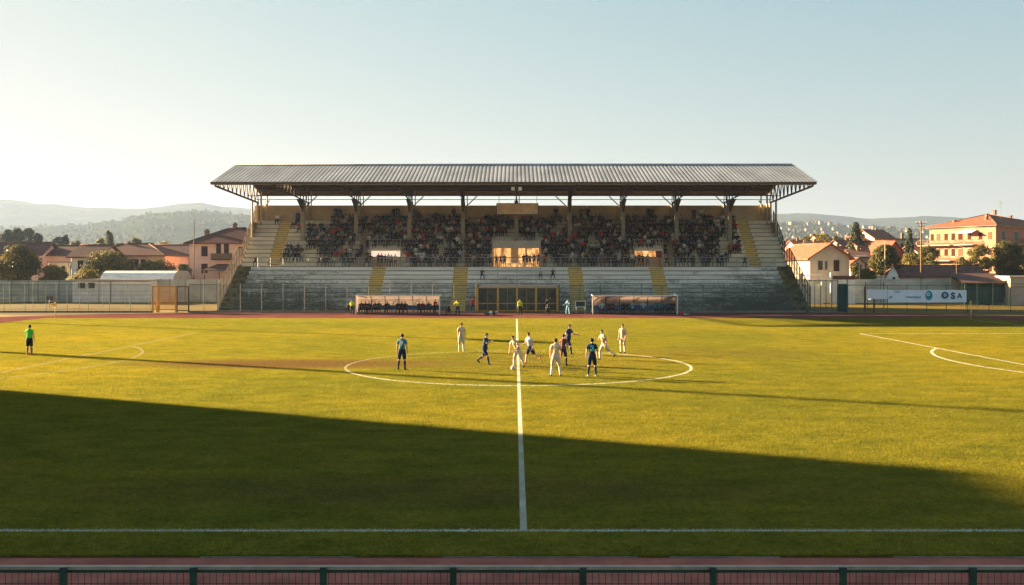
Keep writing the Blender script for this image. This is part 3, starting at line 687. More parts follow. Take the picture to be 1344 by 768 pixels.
# right side
D = 150; xh = XW(1063,D)
house('house', 'cream gabled house with orange roof nearest the right end of the stand', xh, D, R(7), px_w(1063,1117.5,D), 13, ZW(338,D), 'gable_y', 2.0, M_cream, M_tile_o,
    [('f', 1.65, ZW(354,D), .75, 1.35, 'g'), ('f', 2.35+.25, ZW(354,D), .35, 1.3, 'g'), ('f', 4.25, ZW(356,D), .95, 1.7, 's'), ('l', 3, 3, .8, 1.4, 's'), ('l', 8, 3, .8, 1.4, 's')], .65, group='houses around the ground')
t = empty('porch', (XW(1044,146),144,0), 0, 'low white porch and garden wall with rust railing before the cream house', 'porch')
b = MB(); zz = ZW(361,144); b.box(0,3.6,0,2.2,zz-.15,zz); b.box(3.3,3.55,.1,.35,0,zz-.151); b.box(4.6,4.85,0,.25,0,ZW(358,144)); b.build('canopy', M_whpl, t)
b = MB(); b.box(4.9,8.2,.05,.12,ZW(367,144),ZW(362,144)); b.build('railing', M_rust, t); b = MB(); b.box(4.9,8.2,.02,.2,0,ZW(367.2,144)); b.box(0,3.2,.5,.7,0,2.9); b.build('low_wall', M_whpl, t)
# gabled hall with long dark roof
D = 158; house('hall', 'white gabled hall end of the long dark roofed range', XW(1163,D), D, R(2), px_w(1163,1181,D), 3.2, ZW(363,D), 'gable_y', 1.75, M_whpl, M_tile_b, [('f', 1.25, 2.6, .5, 1.2, 'a')], .2, 'hall', group=None)
house('hall', 'long low building with dark red brown roof running right of the white gable', XW(1181.5,D), D+.2, R(1), px_w(1181,1296,D), 6, ZW(363,D), 'gable_x', 1.55, M_cream, M_tile_b, [], .3, 'hall', group=None)
house('annex', 'tiny flat roofed white annex left of the white gable', XW(1148,D), D, 0, px_w(1148,1162,D), 3, ZW(364.5,D), 'flat', 0, M_whpl, M_cream, [], .1, 'annex', group=None)
# apartment block
D = 190; hc = ZW(298,D); Ca = Vector((XW(1307,D), D)); ang = math.atan2(-.43, .90)
apt_d = 15.5; apt = empty('apartment_block', (Ca.x, Ca.y, 0), R(27), 'four storey orange apartment block with hip roof and long balconies', 'apartment block')
b = MB(); b.box(0, 16, 0, apt_d, -1, hc); b.build('wall', M_oran, apt)
b = MB(); b.box(-.1, 16.1, -.1, apt_d+.1, hc+.005, hc+.28); b.box(-.75, 16.75, -.75, apt_d+.75, hc+.28, hc+.42); b.build('eaves', M_cream, apt)
r = MB(); o_ = .95; c = [(-o_,-o_,hc+.42),(16+o_,-o_,hc+.42),(16+o_,apt_d+o_,hc+.42),(-o_,apt_d+o_,hc+.42)]; A = (7.5,7.5,hc+3.0); B = (8.5,7.9,hc+3.0)
for f in ([c[0],c[1],B,A],[c[1],c[2],B],[c[2],c[3],A,B],[c[3],c[0],A]): r.poly(f)
for p in c: r.tube(p, A, .12, 5)
ro = r.build('roof', M_tile_o, apt)
for cx, cy, zz in ((2.5,11.5,1.0),(3.2,4.6,1.3),(5.2,6,2.1),(9,7,3.0),(12.5,6,1.9)):
    c_ = MB(); c_.cbox(cx,cy,hc+zz+.35,.5,.5,.9); c_.cbox(cx,cy,hc+zz+.85,.68,.68,.1); c_.build('chimney', M_wood, ro)
c_ = MB(); c_.bar((6,3.5,hc+1.6),(6,3.5,hc+5.4),.03); c_.bar((5.4,3.5,hc+5.2),(6.6,3.5,hc+5.2),.025); c_.bar((5.5,3.5,hc+4.8),(6.5,3.5,hc+4.8),.025); c_.build('antenna', M_rail, ro)
for fl in range(4):
    z = hc - 3.15*(fl+1) + .75
    for u, ww in ((1.3,.8),(3.4,.8),(5.9,.8),(8.0,1.0),(9.7,.8),(11.4,.8),(13.3,.8),(14.8,.7)):
        if fl < 3 or u > 3:
            f = MB(); f.box(-.08,-.003,u-ww/2-.08,u+ww/2+.08,z-.1,z); f.box(-.06,-.003,u-ww/2-.08,u+ww/2+.08,z+1.5,z+1.6); fo = f.build('window', M_cream, apt)
            p = MB(); p.box(-.05,-.004,u-ww/2,u+ww/2,z+.003,z+1.497); p.build('shutter', M_shut if (u*7+fl) % 3 > .8 else M_rust, fo)
    for u, ww in ((2.2,1.1),(6.0,1.3),(10,1.1),(13.5,1.1)):
        f = MB(); f.box(u-ww/2-.12,u+ww/2+.12,-.08,-.003,z-.1,z); f.box(u-ww/2-.12,u+ww/2+.12,-.06,-.003,z+1.6,z+1.72); f.box(u-ww/2-.12,u-ww/2,-.06,-.003,z+.003,z+1.597); f.box(u+ww/2,u+ww/2+.12,-.06,-.003,z+.003,z+1.597); fo = f.build('window', M_cream, apt)
        p = MB(); p.box(u-ww/2+.003,u+ww/2-.003,-.04,-.004,z+.003,z+1.597); p.build('pane', M_glass, fo)
for k in (0, 1):
    z = hc-3.15*(k+1)-.1
    balcony(apt, 'l', 9.4, 17.3, z, 1.5, M_cream); 
    balcony(apt, 'f', 3.6, 14.5, z, 1.4, M_cream)
balcony(apt, 'l', 4.2, 8.6, hc-3.25, 1.3, M_cream)
b = MB(); b.quad((-1.7,4.2,hc-1.0),(-1.7,7.6,hc-1.0),(-.02,7.6,hc-.35),(-.02,4.2,hc-.35)); b.quad((-1.7,4.2,hc-1.04),(-.02,4.2,hc-.39),(-.02,7.6,hc-.39),(-1.7,7.6,hc-1.04)); b.build('awning', M_whpl, apt)
# red roofed old houses between
HS = [ # px left, px right, D, eave py, roof kind, rh, rot, wall, tile, label
 (1098,1122,215,333,'gable_x',1.5,10,M_pink,M_tile_o,'small orange roofed house right behind the cream gable'),
 (1118,1140,200,338,'gable_x',1.4,-8,M_cream,M_tile_b,'low brown roof left of the dense round tree'),
 (1117,1137,196,346,'gable_y',1.1,12,M_cream,M_tile_o,'small white house with low roof above the street lamp'),
 (1110,1136,238,326,'gable_x',2.0,15,M_pink,M_tile_b,'red brown roof at the foot of the tall fir'),
 (1136,1166,225,331,'gable_x',2.3,18,M_cream,M_tile_o,'wide orange roof right of the tall fir'),
 (1128,1150,262,318,'gable_x',1.6,8,M_oran,M_tile_o,'small orange roof just behind the fir trunk'),
 (1162,1192,220,332,'gable_y',2.6,22,M_rust,M_tile_o,'house with long red roof and dark red side above the round tree'),
 (1148,1179,262,312.5,'gable_x',2.2,20,M_cream,M_tile_o,'long cream farmhouse high on the rise with one small window'),
 (1177,1206,268,314,'flat',.4,6,M_beige,M_tile_b,'beige flat topped wing right of the cream farmhouse'),
 (1062,1082,240,326,'gable_x',1.5,-5,M_cream,M_tile_b,'brown roofed house partly behind the cream house ridge'),
 (1046,1060,260,324,'gable_x',1.6,5,M_pink,M_tile_o,'orange roofed house beside the right stand railing'),
 (1076,1094,330,316,'gable_x',2.0,10,M_cream,M_tile_d,'distant pale house with steep roof above the cream house'),
 (1204,1222,250,330,'gable_x',1.6,5,M_cream,M_tile_o,'pale house half hidden behind trees left of the orange block'),
]
for i, (a, c, D, ey, rk, rh, ro_, wm, tm, lb) in enumerate(HS):
    x = XW(a, D); z = gz(x, D) - .5; w = px_w(a, c, D)
    house('old_house', lb, x, D, R(ro_), w, 9, ZW(ey, D)-z, rk, rh, wm, tm, gw((w*.25, w*.7), ZW(ey, D)-z-2.4, .8, 1.2), .5, z=z, group='old houses on the rise', chim=[(w*.6, 4, ZW(ey,D)-z+rh*.5, .6, 1.4)])

# ------------------------------------------------------------------ poles
def pole(name, label, cat, px, yt, D, r, mat, head=None):
    x = XW(px, D); h = ZW(yt, D); t = empty(name, (x, D, 0), 0, label, cat)
    b = MB(); b.tube((0,0,0),(0,0,h),r,8,r*.7); b.build('pole_shaft', mat, t)
    if head == 'lamp':
        b = MB(); b.box(-1.1,1.1,-.3,.3,h+.0,h+.2); b.box(-.9,.9,-.22,.22,h-.08,h-.003); b.build('lamp_head', M_white, t)
    elif head == 'cross':
        b = MB(); b.bar((-.9,0,h-.35),(.9,0,h-.35),.05); b.bar((-.6,0,h-.85),(.6,0,h-.85),.045); b.build('cross_arm', mat, t)
        for q in (-.8,-.3,.3,.8):
            b = MB(); b.tube((q,0,h-.3),(q,0,h-.08),.04,6); b.build('insulator', M_white, t)
    elif head == 'cap':
        b = MB(); b.tube((0,0,h+.003),(0,0,h+.3),.04,6); b.tube((0,0,h+.3),(.5,0,h+.5),.035,5); b.build('finial', mat, t)
    return t
pole('utility_pole', 'tall brown wooden pole left of the orange apartment block', 'pole', 1209, 290, 155, .14, M_wood, 'cross')
pole('utility_pole', 'thin pale pole in front of the dense round tree', 'pole', 1161.5, 319, 152, .08, M_cream, 'cap')
pole('street_lamp', 'street lamp with flat white head beside the cream house', 'street lamp', 1128, 336.5, 151, .09, M_cream, 'lamp')
pole('utility_pole', 'short post standing in the dark roofed range on the right', 'pole', 1255.5, 340, 153, .08, M_wood, 'cap')
pole('utility_pole', 'slender wooden pole at the left corner of the pink house', 'pole', 254.5, 291, 160, .10, M_wood, 'cap')
pole('utility_pole', 'thin wooden post at the left of the white panel house', 'pole', 50, 352, 149, .06, M_wood)
# floodlight masts outside the picture on the left throw the two long thin shadows across the pitch
def mast(label, x, y, h, r=.42):
    t = empty('floodlight_mast', (x, y, 0), R(-60), label, 'floodlight mast', 'floodlight masts')
    b = MB(); b.tube((0,0,0),(0,0,h),r,10,r*.5); b.build('mast_shaft', M_rail, t)
    b = MB(); b.box(-1.6,1.6,-.2,.2,h+.01,h+.25); b.box(-1.6,1.6,-.2,.2,h-1.3,h-1.1); b.build('lamp_frame', M_rail, t)
    for k in range(4):
        b = MB(); b.box(-1.5+k*.8,-1.5+k*.8+.55,-.45,-.2,h-.9,h-.1); b.build('floodlight', M_dark, t)
mast('tall grey floodlight mast outside the left end of the pitch, near one', -66, 77.6, 27)
mast('tall grey floodlight mast outside the left end of the pitch, far one', -72, 105.6, 19.5, .3)
# unseen tall block added off to the left to shade the near side
tb = house('shade_block', 'tall plain unseen block added outside the left end to shade the near half', -92, -46, 0, 24, 110.8, 20.95, 'flat', 0, M_cream, M_conc,
    [('r', 4+k*5.2, 2.5+3.1*f, 1.4, 1.5, 'g') for k in range(20) for f in range(6)], .1, 'shade block', group=None)

# ------------------------------------------------------------------ fences
def fence(name, label, pts, h, step, mat, net=M_net, wires=(.1,.5,.99), pr=.035, bend=0.0, group='fences round the track', top=True):
    t = empty(name, (*pts[0], 0), 0, label, 'fence', group); ox, oy = pts[0]; w = MB(); s = MB(); base = MB(); npost = 0
    for (xa, ya), (xb, yb) in zip(pts, pts[1:]):
        a = Vector((xa-ox, ya-oy, 0)); e = Vector((xb-ox, yb-oy, 0)); L_ = (e-a).length; k = max(1, round(L_/step)); d = (e-a).normalized()
        for i in range(k+1):
            p = a + (e-a)*i/k; m_ = MB(); m_.bar((p.x,p.y,0),(p.x,p.y,h),pr)
            if bend: m_.bar((p.x,p.y,h),(p.x+bend*.5,p.y+bend*.6,h+bend*.7),pr*.9)
            m_.build('post', mat, t); npost += 1
        for f in wires:
            w.bar(a+Vector((0,0,h*f)), e+Vector((0,0,h*f)), .018 if f < .95 or not top else .03)
        nrm = Vector((-d.y, d.x, 0))*.004
        q0, q1 = a+d*.04+nrm*6, e-d*.04+nrm*6
        s.quad((q0.x,q0.y,.05),(q1.x,q1.y,.05),(q1.x,q1.y,h*.985),(q0.x,q0.y,h*.985))
        base.quad((a.x,a.y,0),(e.x,e.y,0),(e.x,e.y,.22),(a.x,a.y,.22)); base.quad((a.x,a.y+.2,0),(a.x,a.y+.2,.22),(e.x,e.y+.2,.22),(e.x,e.y+.2,0)); base.quad((a.x,a.y,.22),(e.x,e.y,.22),(e.x,e.y+.2,.22),(a.x,a.y+.2,.22))
    w.build('rails', mat, t); 
    if net: s.build('netting', net, t)
    if net: base.build('kerb', M_kerb, t)
    return t
YF = 115.6
fence('fence', 'high netted fence behind the track on the far left', [(-68,YF),(XW(199,YF),YF)], 3.35, 2.45, M_green, bend=.0, wires=(.12,.38,.62,.98))
fence('fence', 'second row of posts and wires behind the far left fence', [(-74,131),(XW(196,131),131)], 3.6, 3.1, M_green, net=None, wires=(.3,.6,.97), group='fences round the track')
fence('fence', 'netted fence between the yellow gate and the stand', [(XW(248,YF),YF),(XW(287,YF),YF)], 3.4, 2.3, M_green, wires=(.4,.98))
fence('fence', 'grey fence in front of the left lower terrace', [(XW(287.5,YF),YF),(XW(624,YF),YF)], 3.3, 2.45, M_postg, bend=.16, wires=(.5,.98))
fence('fence', 'grey green fence in front of the right lower terrace', [(XW(734,YF),YF),(XW(1058,YF),YF)], 3.3, 2.45, M_teal, bend=.16, wires=(.5,.98))
fence('fence', 'tall dark teal fence between the stand and the banner', [(XW(1062,YF),YF),(XW(1099,YF),YF)], 3.9, .72, M_teal, wires=(.06,.97), pr=.045)
t = empty('gate', (XW(1099.5,YF),YF,0), 0, 'solid dark teal gate at the right end of the teal fence', 'gate'); w_ = px_w(1099.5,1112,YF)
b = MB(); b.bar((0,0,0),(0,0,4.0),.07); b.bar((w_,0,0),(w_,0,4.0),.09); b.bar((0,0,3.95),(w_,0,3.95),.05); b.bar((0,0,3.35),(w_,0,3.35),.05); b.build('gate_frame', M_teal, t)
b = MB(); b.box(.08, w_-.1, -.03, .03, .1, 3.3); b.build('gate_leaf', pm('deep_teal_sheet', (.02,.06,.06), (.015,.045,.05), 3, .6), t)
fence('fence', 'thin teal fence carrying the sponsor banner on the right', [(XW(1113,YF),YF),(XW(1268,YF),YF)], 3.3, 2.45, M_teal, net=None, wires=(.08,.98))
fence('fence', 'dark green fence at the right picture edge beyond the banner', [(XW(1270,YF),YF),(66,YF)], 3.1, 2.45, M_green, wires=(.1,.98))
fence('fence', 'second row of dark posts behind the right edge fence', [(XW(1262,127),127),(74,127)], 3.3, 2.1, M_green, net=None, wires=(.1,.97), group='fences round the track')
fence('fence', 'rust brown rail fence behind the sponsor banner', [(XW(1112,128),128),(XW(1160,128),128)], 3.4, 2.7, M_rust, net=None, wires=(.9,), pr=.06)
# yellow gate on the left
t = empty('gate', (XW(199.5,YF),YF+.05,0), 0, 'golden yellow barred gate left of the stand', 'gate'); w_ = px_w(199.5,231,YF); h = ZW(375.5,YF)
b = MB(); b.box(0,.14,0,.1,0,h); b.box(w_-.14,w_,0,.1,0,h); b.box(.141,w_-.141,0,.1,h-.14,h); b.box(.7,.84,0,.1,0,h-.141); b.box(.141,.699,0,.1,.3,.4); b.box(.841,w_-.141,0,.1,.3,.4); b.build('gate_frame', M_gold, t)
b = MB()
for i in range(22):
    x = .2+(w_-.4)*i/21; b.box(x-.018,x+.018,.03,.07,.401,h-.142)
b.build('gate_bars', M_gold, t)
t = empty('gate', (XW(231.5,YF),YF+.05,0), 0, 'rust brown barred gate right of the yellow gate', 'gate'); w_ = px_w(231.5,248,YF)
b = MB(); b.box(0,.12,0,.1,0,h); b.box(w_-.14,w_,0,.1,0,h); b.box(.121,w_-.141,0,.1,h-.12,h); b.box(.121,w_-.141,0,.1,.15,.27); b.build('gate_frame', M_rust, t)
b = MB()
for i in range(9):
    x = .25+(w_-.5)*i/8; b.box(x-.015,x+.015,.03,.07,.271,h-.122)
b.build('gate_bars', M_rust, t)
# small things on the far left verge
t = empty('marker_post', (XW(194.5,114.6),117.5,0), 0, 'short yellow padded post with round top beside the yellow gate', 'post')
b = MB(); b.tube((0,0,0),(0,0,1.0),.17,10,.15); b.build('post_body', M_gold, t); b = MB(); b.ball((0,0,1.2),.17); b.build('post_cap', M_gold, t); b = MB(); b.box(-.3,-.16,-.05,.05,.55,.85); b.box(.15,.32,-.05,.05,.3,.75); b.build('arm', M_gold, t)
t = empty('basketball_hoop', (XW(65,130),130,0), 0, 'small brown board on a thin white post behind the left fence', 'board')
b = MB(); b.tube((0,0,0),(0,0,1.4),.05,6); b.build('post', M_rail, t); b = MB(); b.box(-.45,.45,-.04,.04,1.0,1.5); b.build('board', M_rust, t)

# banner
t = empty('banner', (XW(1165,YF),YF-.12,0), 0, 'wide pale sponsor banner with a teal emblem and OSA letters on the right fence', 'banner'); w_ = px_w(1165,1268,YF); z0, z1 = ZW(397,YF), ZW(380.3,YF)
M_ban = pm('pale_banner_cloth', (.76,.83,.90), (.68,.76,.84), 1, .7); M_ink = pm('banner_ink_blue', (.05,.11,.19), (.04,.09,.16), 5, .7); M_tealp = pm('banner_ink_teal', (.03,.33,.40), (.02,.22,.30), 5, .7); M_inkf = pm('banner_ink_faint', (.25,.33,.45), (.2,.28,.4), 5, .7)
b = MB(); n = 40
for i in range(n):
    xa, xb = w_*i/n, w_*(i+1)/n; f = lambda x: .02*math.sin(x*2.1)+.012*math.sin(x*5)
    g = lambda x: .05*math.sin(math.pi*((x/2.45) % 1))
    b.quad((xa,f(xa),z0+g(xa)*.5),(xb,f(xb),z0+g(xb)*.5),(xb,f(xb),z1-g(xb)),(xa,f(xa),z1-g(xa))); b.quad((xa,f(xa)+.006,z0+g(xa)*.5),(xa,f(xa)+.006,z1-g(xa)),(xb,f(xb)+.006,z1-g(xb)),(xb,f(xb)+.006,z0+g(xb)*.5))
b.build('banner_cloth', M_ban, t)
def text(body, size, mat, name, parent, loc, rot=(R(90),0,0), ext=.003, bold=.0, sx=1):
    cu = bpy.data.curves.new(name, 'FONT'); cu.body = body; cu.size = size; cu.extrude = ext; cu.offset = bold; cu.align_x = 'CENTER'; cu.align_y = 'CENTER'
    o = bpy.data.objects.new(name, cu); COL.objects.link(o)
    dg = bpy.context.evaluated_depsgraph_get(); me = bpy.data.meshes.new_from_object(o.evaluated_get(dg)); bpy.data.objects.remove(o)
    o = bpy.data.objects.new(name, me); COL.objects.link(o); me.materials.clear(); me.materials.append(mat)
    o.parent = parent; o.location = loc; o.rotation_euler = rot; o.scale = (sx,1,1); return o
zc = (z0+z1)/2
def disc(mb, cx, cz, rx, rz, y, ri=0, n=28):
    for i in range(n):
        a, c = 6.283*i/n, 6.283*(i+1)/n
        mb.quad((cx+rx*ri*math.cos(a),y,cz+rz*ri*math.sin(a)),(cx+rx*math.cos(a),y,cz+rz*math.sin(a)),(cx+rx*math.cos(c),y,cz+rz*math.sin(c)),(cx+rx*ri*math.cos(c),y,cz+rz*ri*math.sin(c)))
ub = lambda px: px_w(1165, px, YF)
b = MB(); disc(b, ub(1218.5), zc+.08, .42, .56, -.045); b.build('emblem', M_tealp, t)
b = MB(); disc(b, ub(1218.5)-.08, zc+.2, .2, .2, -.052, .55); b.build('emblem_mark', M_ban, t)
text('O', 1.02, M_ink, 'letter', t, (ub(1239.5), -.05, zc+.06), bold=.05); text('S', 1.02, M_ink, 'letter', t, (ub(1250), -.05, zc), bold=.05); text('A', .8, M_ink, 'letter', t, (ub(1258.7), -.05, zc+.02), bold=.03)
b = MB()
for i in range(8): a = 6.283*i/8; b.bar((ub(1239.5)+.1*math.cos(a),-.05,zc+.06+.1*math.sin(a)),(ub(1239.5)+.2*math.cos(a),-.05,zc+.06+.2*math.sin(a)),.03)
b.build('emblem_mark', M_tealp, t)
b = MB(); rr = random.Random(5)     # the blurred, unreadable small wording: only its strokes
for (pa, pb, zz, hh) in ((1174,1181,zc+.5,.2),(1188,1207,zc-.12,.26),(1166.5,1170,zc-.1,.35)):
    x = ub(pa)
    while x < ub(pb): wq = rr.uniform(.05,.12); b.box(x,x+wq,-.055,-.047,zz-hh/2*rr.uniform(.5,1),zz+hh/2*rr.uniform(.5,1)); x += wq+rr.uniform(.03,.06)
b.build('small_wording', M_inkf, t)
t = empty('banner', (XW(1137,YF),YF-.12,0), 0, 'smaller plain pale panel left of the wide sponsor banner', 'banner')
b = MB(); b.box(0, px_w(1137,1164.3,YF), -.02, .01, ZW(392.5,YF), ZW(380,YF)); b.build('panel', pm('pale_blue_panel', (.74,.78,.84), (.68,.72,.78), 1, .6), t)
b = MB(); b.box(-.28,-.1,0,.12,0,ZW(376,YF)); b.box(px_w(1137,1146,YF),px_w(1137,1148,YF),.02,.1,0,ZW(392.7,YF)); b.build('support_post', M_rust, t)

# corner flags
def cflag(px, D, yt, label, sgn):
    t = empty('corner_flag', (XW(px,D),D,0), 0, label, 'corner flag', 'corner flags'); h = ZW(yt,D)
    b = MB(); b.tube((0,0,0),(0,0,h),.035,8); b.build('flag_pole', pm('flag_pole_paint', (.62,.60,.20), (.55,.52,.2), 3, .5), t)
    b = MB(); n = 6
    for i in range(n):
        xa, xb = .04+.42*i/n, .04+.42*(i+1)/n; y = lambda x: .05*math.sin(x*9)
        b.quad((xa*sgn,y(xa),h-.52+xa*.5),(xb*sgn,y(xb),h-.52+xb*.5),(xb*sgn,y(xb),h-.02-xb*.3),(xa*sgn,y(xa),h-.02-xa*.3)); b.quad((xa*sgn,y(xa)+.006,h-.52+xa*.5),(xa*sgn,y(xa)+.006,h-.02-xa*.3),(xb*sgn,y(xb)+.006,h-.02-xb*.3),(xb*sgn,y(xb)+.006,h-.52+xb*.5))
    b.build('flag_cloth', pm('yellow_flag', (.7,.42,.03), (.6,.35,.03), 3, .7, trans=.3), t)
cflag(72.5, 101.5, 396.5, 'yellow corner flag at the far left corner of the pitch', -1)
cflag(1274.5, 99.0, 394.5, 'yellow green corner flag at the far right corner of the pitch', -.5)

# near railing
def near_rail():
    Y = 13.6; t = empty('railing', (0, Y, 0), 0, 'dark green mesh railing with pale top rail along the bottom edge', 'railing')
    ztop = ZW(742.5, Y)
    b = MB(); b.box(-11.5, 11.5, -.045, .03, ztop-.045, ztop); b.build('top_rail', pm('worn_cream_rail', (.36,.31,.25), (.25,.22,.18), 4, .5, .1, 30), t)
    b = MB(); b.box(-11.5, 11.5, -.03, .02, ztop-.09, ztop-.048); b.build('under_rail', M_green, t)
    sp = 1.795; x0 = XW(86.5, Y); k = -4
    while x0+sp*k < 11.4:
        x = x0+sp*k
        if x > -11.4: m_ = MB(); m_.box(x-.045, x+.045, -.10, -.05, 0, ztop-.0); m_.cbox(x, -.07, ztop-.12, .06, .03, .05); m_.build('post', M_green, t)
        k += 1
    w = MB(); x = -11.45
    while x < 11.45: w.bar((x,-.015,.08),(x,-.015,ztop-.09),.0042); x += .0915
    for z in (ztop-.24, ztop-.39, ztop-.54, ztop-.69, ztop-.84, ztop-.99): w.bar((-11.45,-.02,z),(11.45,-.02,z),.0045)
    w.build('wire_mesh', M_green, t)
near_rail()
M_groove = pm('dark_sheet_groove', (.19,.205,.22), (.14,.15,.16), .5, .7, stretch=(1,.2,1))  # darker groove colour keeps the rib shading as painted stripes
M_rust2 = pm('dull_rust_steel', (.12,.085,.06), (.07,.05,.04), 3, .8)
M_grime = pm('grimy_concrete', (.16,.16,.14), (.06,.062,.05), 1.5, .9)
M_yelg = pm('grimy_yellow', (.40,.28,.09), (.22,.16,.06), 2, .9)
# ------------------------------------------------------------------ grandstand
GS = empty('grandstand', (0, 118.3, 0), 0, 'covered concrete grandstand with corrugated metal roof full of spectators', 'grandstand')
GY = 118.3
def gbuild(b, name, mat, parent=GS): 
    b.v = [(p[0], p[1]-(GY if parent is GS or True else 0), p[2]) for p in b.v]
    return b.build(name, mat, parent)
def steps(b, x0, x1, y0, z0, n, dep, rise, ends=True, base=0.0, i0=0, yback=None):
    yb = yback or y0+n*dep
    for i in range(i0, n):
        ya = y0+i*dep; za = z0+i*rise; zb = za+rise
        b.quad((x0,ya,za),(x1,ya,za),(x1,ya,zb),(x0,ya,zb)); b.quad((x0,ya,zb),(x1,ya,zb),(x1,ya+dep,zb),(x0,ya+dep,zb))
        b.box(x0+.01, x1-.01, ya-.012, ya-.002, za+.004, za+.09, 1)   # grime gathered at the foot of each riser
        # nosing, slightly proud
        b.box(x0+.01, x1-.01, ya-.03, ya-.002, zb-.09, zb-.01)
        if ends:
            b.quad((x0,ya+dep,base),(x0,ya,base),(x0,ya,zb),(x0,ya+dep,zb)); b.quad((x1,ya,base),(x1,ya+dep,base),(x1,ya+dep,zb),(x1,ya,zb))
LD, LRi, LN = .87, .54, 10                 # lower tier: 10 rows
UY, UD, URi, UN = 128.2, .70, .58, 11      # upper tier: 11 rows
AX = [(-18.6,-16.8),(-8.05,-6.2),(6.65,8.45),(17.1,18.9)]
# lower terrace blocks between the aisles
segs = [(-34.2,-18.6),(-16.8,-8.05),(8.45,17.1),(18.9,33.6)]
for a, c in segs + [(-6.2,-4.75),(5.15,6.65)]:
    b = MB(); steps(b, a, c, GY, 0, LN, LD, LRi); gbuild(b, 'lower_terrace', [M_terr, M_grime])
b = MB(); steps(b, -4.75, 5.15, GY, 0, LN, LD, LRi, ends=False, i0=6); b.box(-4.74, 5.14, GY+6*LD+.01, GY+6*LD+.3, 6*LRi-.5, 6*LRi-.01); gbuild(b, 'lower_terrace', [M_terr, M_grime])
for a, c in AX:
    b = MB(); steps(b, a, c, GY, 0, LN*2, LD/2, LRi/2); gbuild(b, 'yellow_aisle_steps', [M_yel, M_yelg])
for a, c in ((-36,-34.2),(33.6,35.4)):
    b = MB(); steps(b, a, c, GY, 0, LN, LD, LRi); gbuild(b, 'side_steps', [M_stairside, M_grime])
# walkway
b = MB(); b.box(-36, 35.4, GY+LN*LD+.003, UY-.003, 0, 5.4); gbuild(b, 'walkway', M_terr_u)
# upper tier
def usteps(b, a, c, i0=0, ends=True): steps(b, a, c, UY, 5.4, UN, UD, URi, ends, 0, i0)
VO = [(-19.2,-15.1,4),(-3.15,3.2,5),(15.4,19.2,4)]
uaisle = [(-32.6,-31.0,M_yel),(30.5,32.0,M_yel),(-21.0,-19.8,M_beige),(-10.8,-9.6,M_terr_u),(9.6,10.8,M_terr_u),(19.8,21.0,M_beige)]
cuts = sorted([(a, c) for a, c, _ in VO]+[(a, c) for a, c, _ in uaisle])
x = -36
for a, c in cuts+[(35.4, 35.4)]:
    if a > x: b = MB(); usteps(b, x, a); gbuild(b, 'upper_terrace', [M_terr_u, M_grime])
    x = c
for a, c, m in uaisle:
    b = MB(); steps(b, a, c, UY, 5.4, UN*2, UD/2, URi/2); gbuild(b, 'yellow_aisle_steps' if m is M_yel else 'aisle_steps', [m, M_yelg])
for k, (a, c, n0) in enumerate(VO):
    b = MB(); usteps(b, a, c, i0=n0, ends=False)
    ztop = 5.4+n0*URi; yb = UY+n0*UD
    b.box(a, c, UY+.02, yb-.002, ztop-.2, ztop-.003)          # roof slab of the opening
    b.box(a+.002, c-.002, yb+.01, yb+.2, 5.4, ztop-.01)
    vo = gbuild(b, 'vomitory', [M_terr_u, M_grime])
    def vb(mb, n_, m_): mb.v = [(p[0], p[1]-GY, p[2]) for p in mb.v]; return mb.build(n_, m_, vo)
    p = MB()
    if k == 1: p.box(a+.02, c-.02, UY-.1, UY+.015, 7.86, 8.85)
    else: p.box(a+.02, c-.02, UY-.06, UY+.015, 7.72, 7.95)
    vb(p, 'parapet', pm('pale_parapet', (.50,.48,.43), (.42,.40,.36), 1.5, .9))
    p = MB(); zz = 9.4 if k == 1 else 9.0; zb = 8.86 if k == 1 else 7.96
    for q in range(5): xx = a+.05+(c-a-.1)*q/4; p.bar((xx,UY-.05,zb),(xx,UY-.05,zz),.025)
    p.bar((a,UY-.05,zz),(c,UY-.05,zz),.035); p.bar((a,UY-.05,(zz+zb)/2),(c,UY-.05,(zz+zb)/2),.02); p.bar((a,UY-.05,zz),(a,yb,zz+.2),.03); p.bar((c,UY-.05,zz),(c,yb,zz+.2),.03)
    p.bar((a+.02,UY-.13,5.4),(a+.02,UY-.13,zz),.04); p.bar((c-.02,UY-.13,5.4),(c-.02,UY-.13,zz),.04)
    vb(p, 'railing', M_rail)
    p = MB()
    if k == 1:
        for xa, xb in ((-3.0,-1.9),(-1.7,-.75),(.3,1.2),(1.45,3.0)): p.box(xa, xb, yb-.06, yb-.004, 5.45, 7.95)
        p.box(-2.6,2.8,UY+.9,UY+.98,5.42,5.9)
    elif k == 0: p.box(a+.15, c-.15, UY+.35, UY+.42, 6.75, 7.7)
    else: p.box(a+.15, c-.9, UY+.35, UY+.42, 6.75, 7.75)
    vb(p, 'glowing_doorway', M_litw if k == 0 else M_lit)  # glowing panels added where light comes through from behind, no lamp
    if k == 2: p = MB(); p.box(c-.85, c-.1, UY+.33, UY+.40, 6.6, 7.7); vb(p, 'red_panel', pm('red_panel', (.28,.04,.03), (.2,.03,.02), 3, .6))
# back wall with piers
b = MB(); b.box(-36, 35.4, UY+UN*UD+.003, UY+UN*UD+.25, 0, 13.95); gbuild(b, 'back_wall', M_beige)
WY = UY+UN*UD
SP = 7.19
for k in range(-5, 6):
    x = k*SP if k < 5 else 35.1; b = MB(); b.box(x-.28, x+.28, WY-.3, WY-.003, 11.79, 13.9); gbuild(b, 'wall_pier', M_beige)
for s in (-1, 1):
    b = MB(); b.box(-35.99 if s < 0 else 35.1, -35.7 if s < 0 else 35.39, WY-3.2, WY-.31, 9.0, 11.5); gbuild(b, 'side_wall', M_conc)
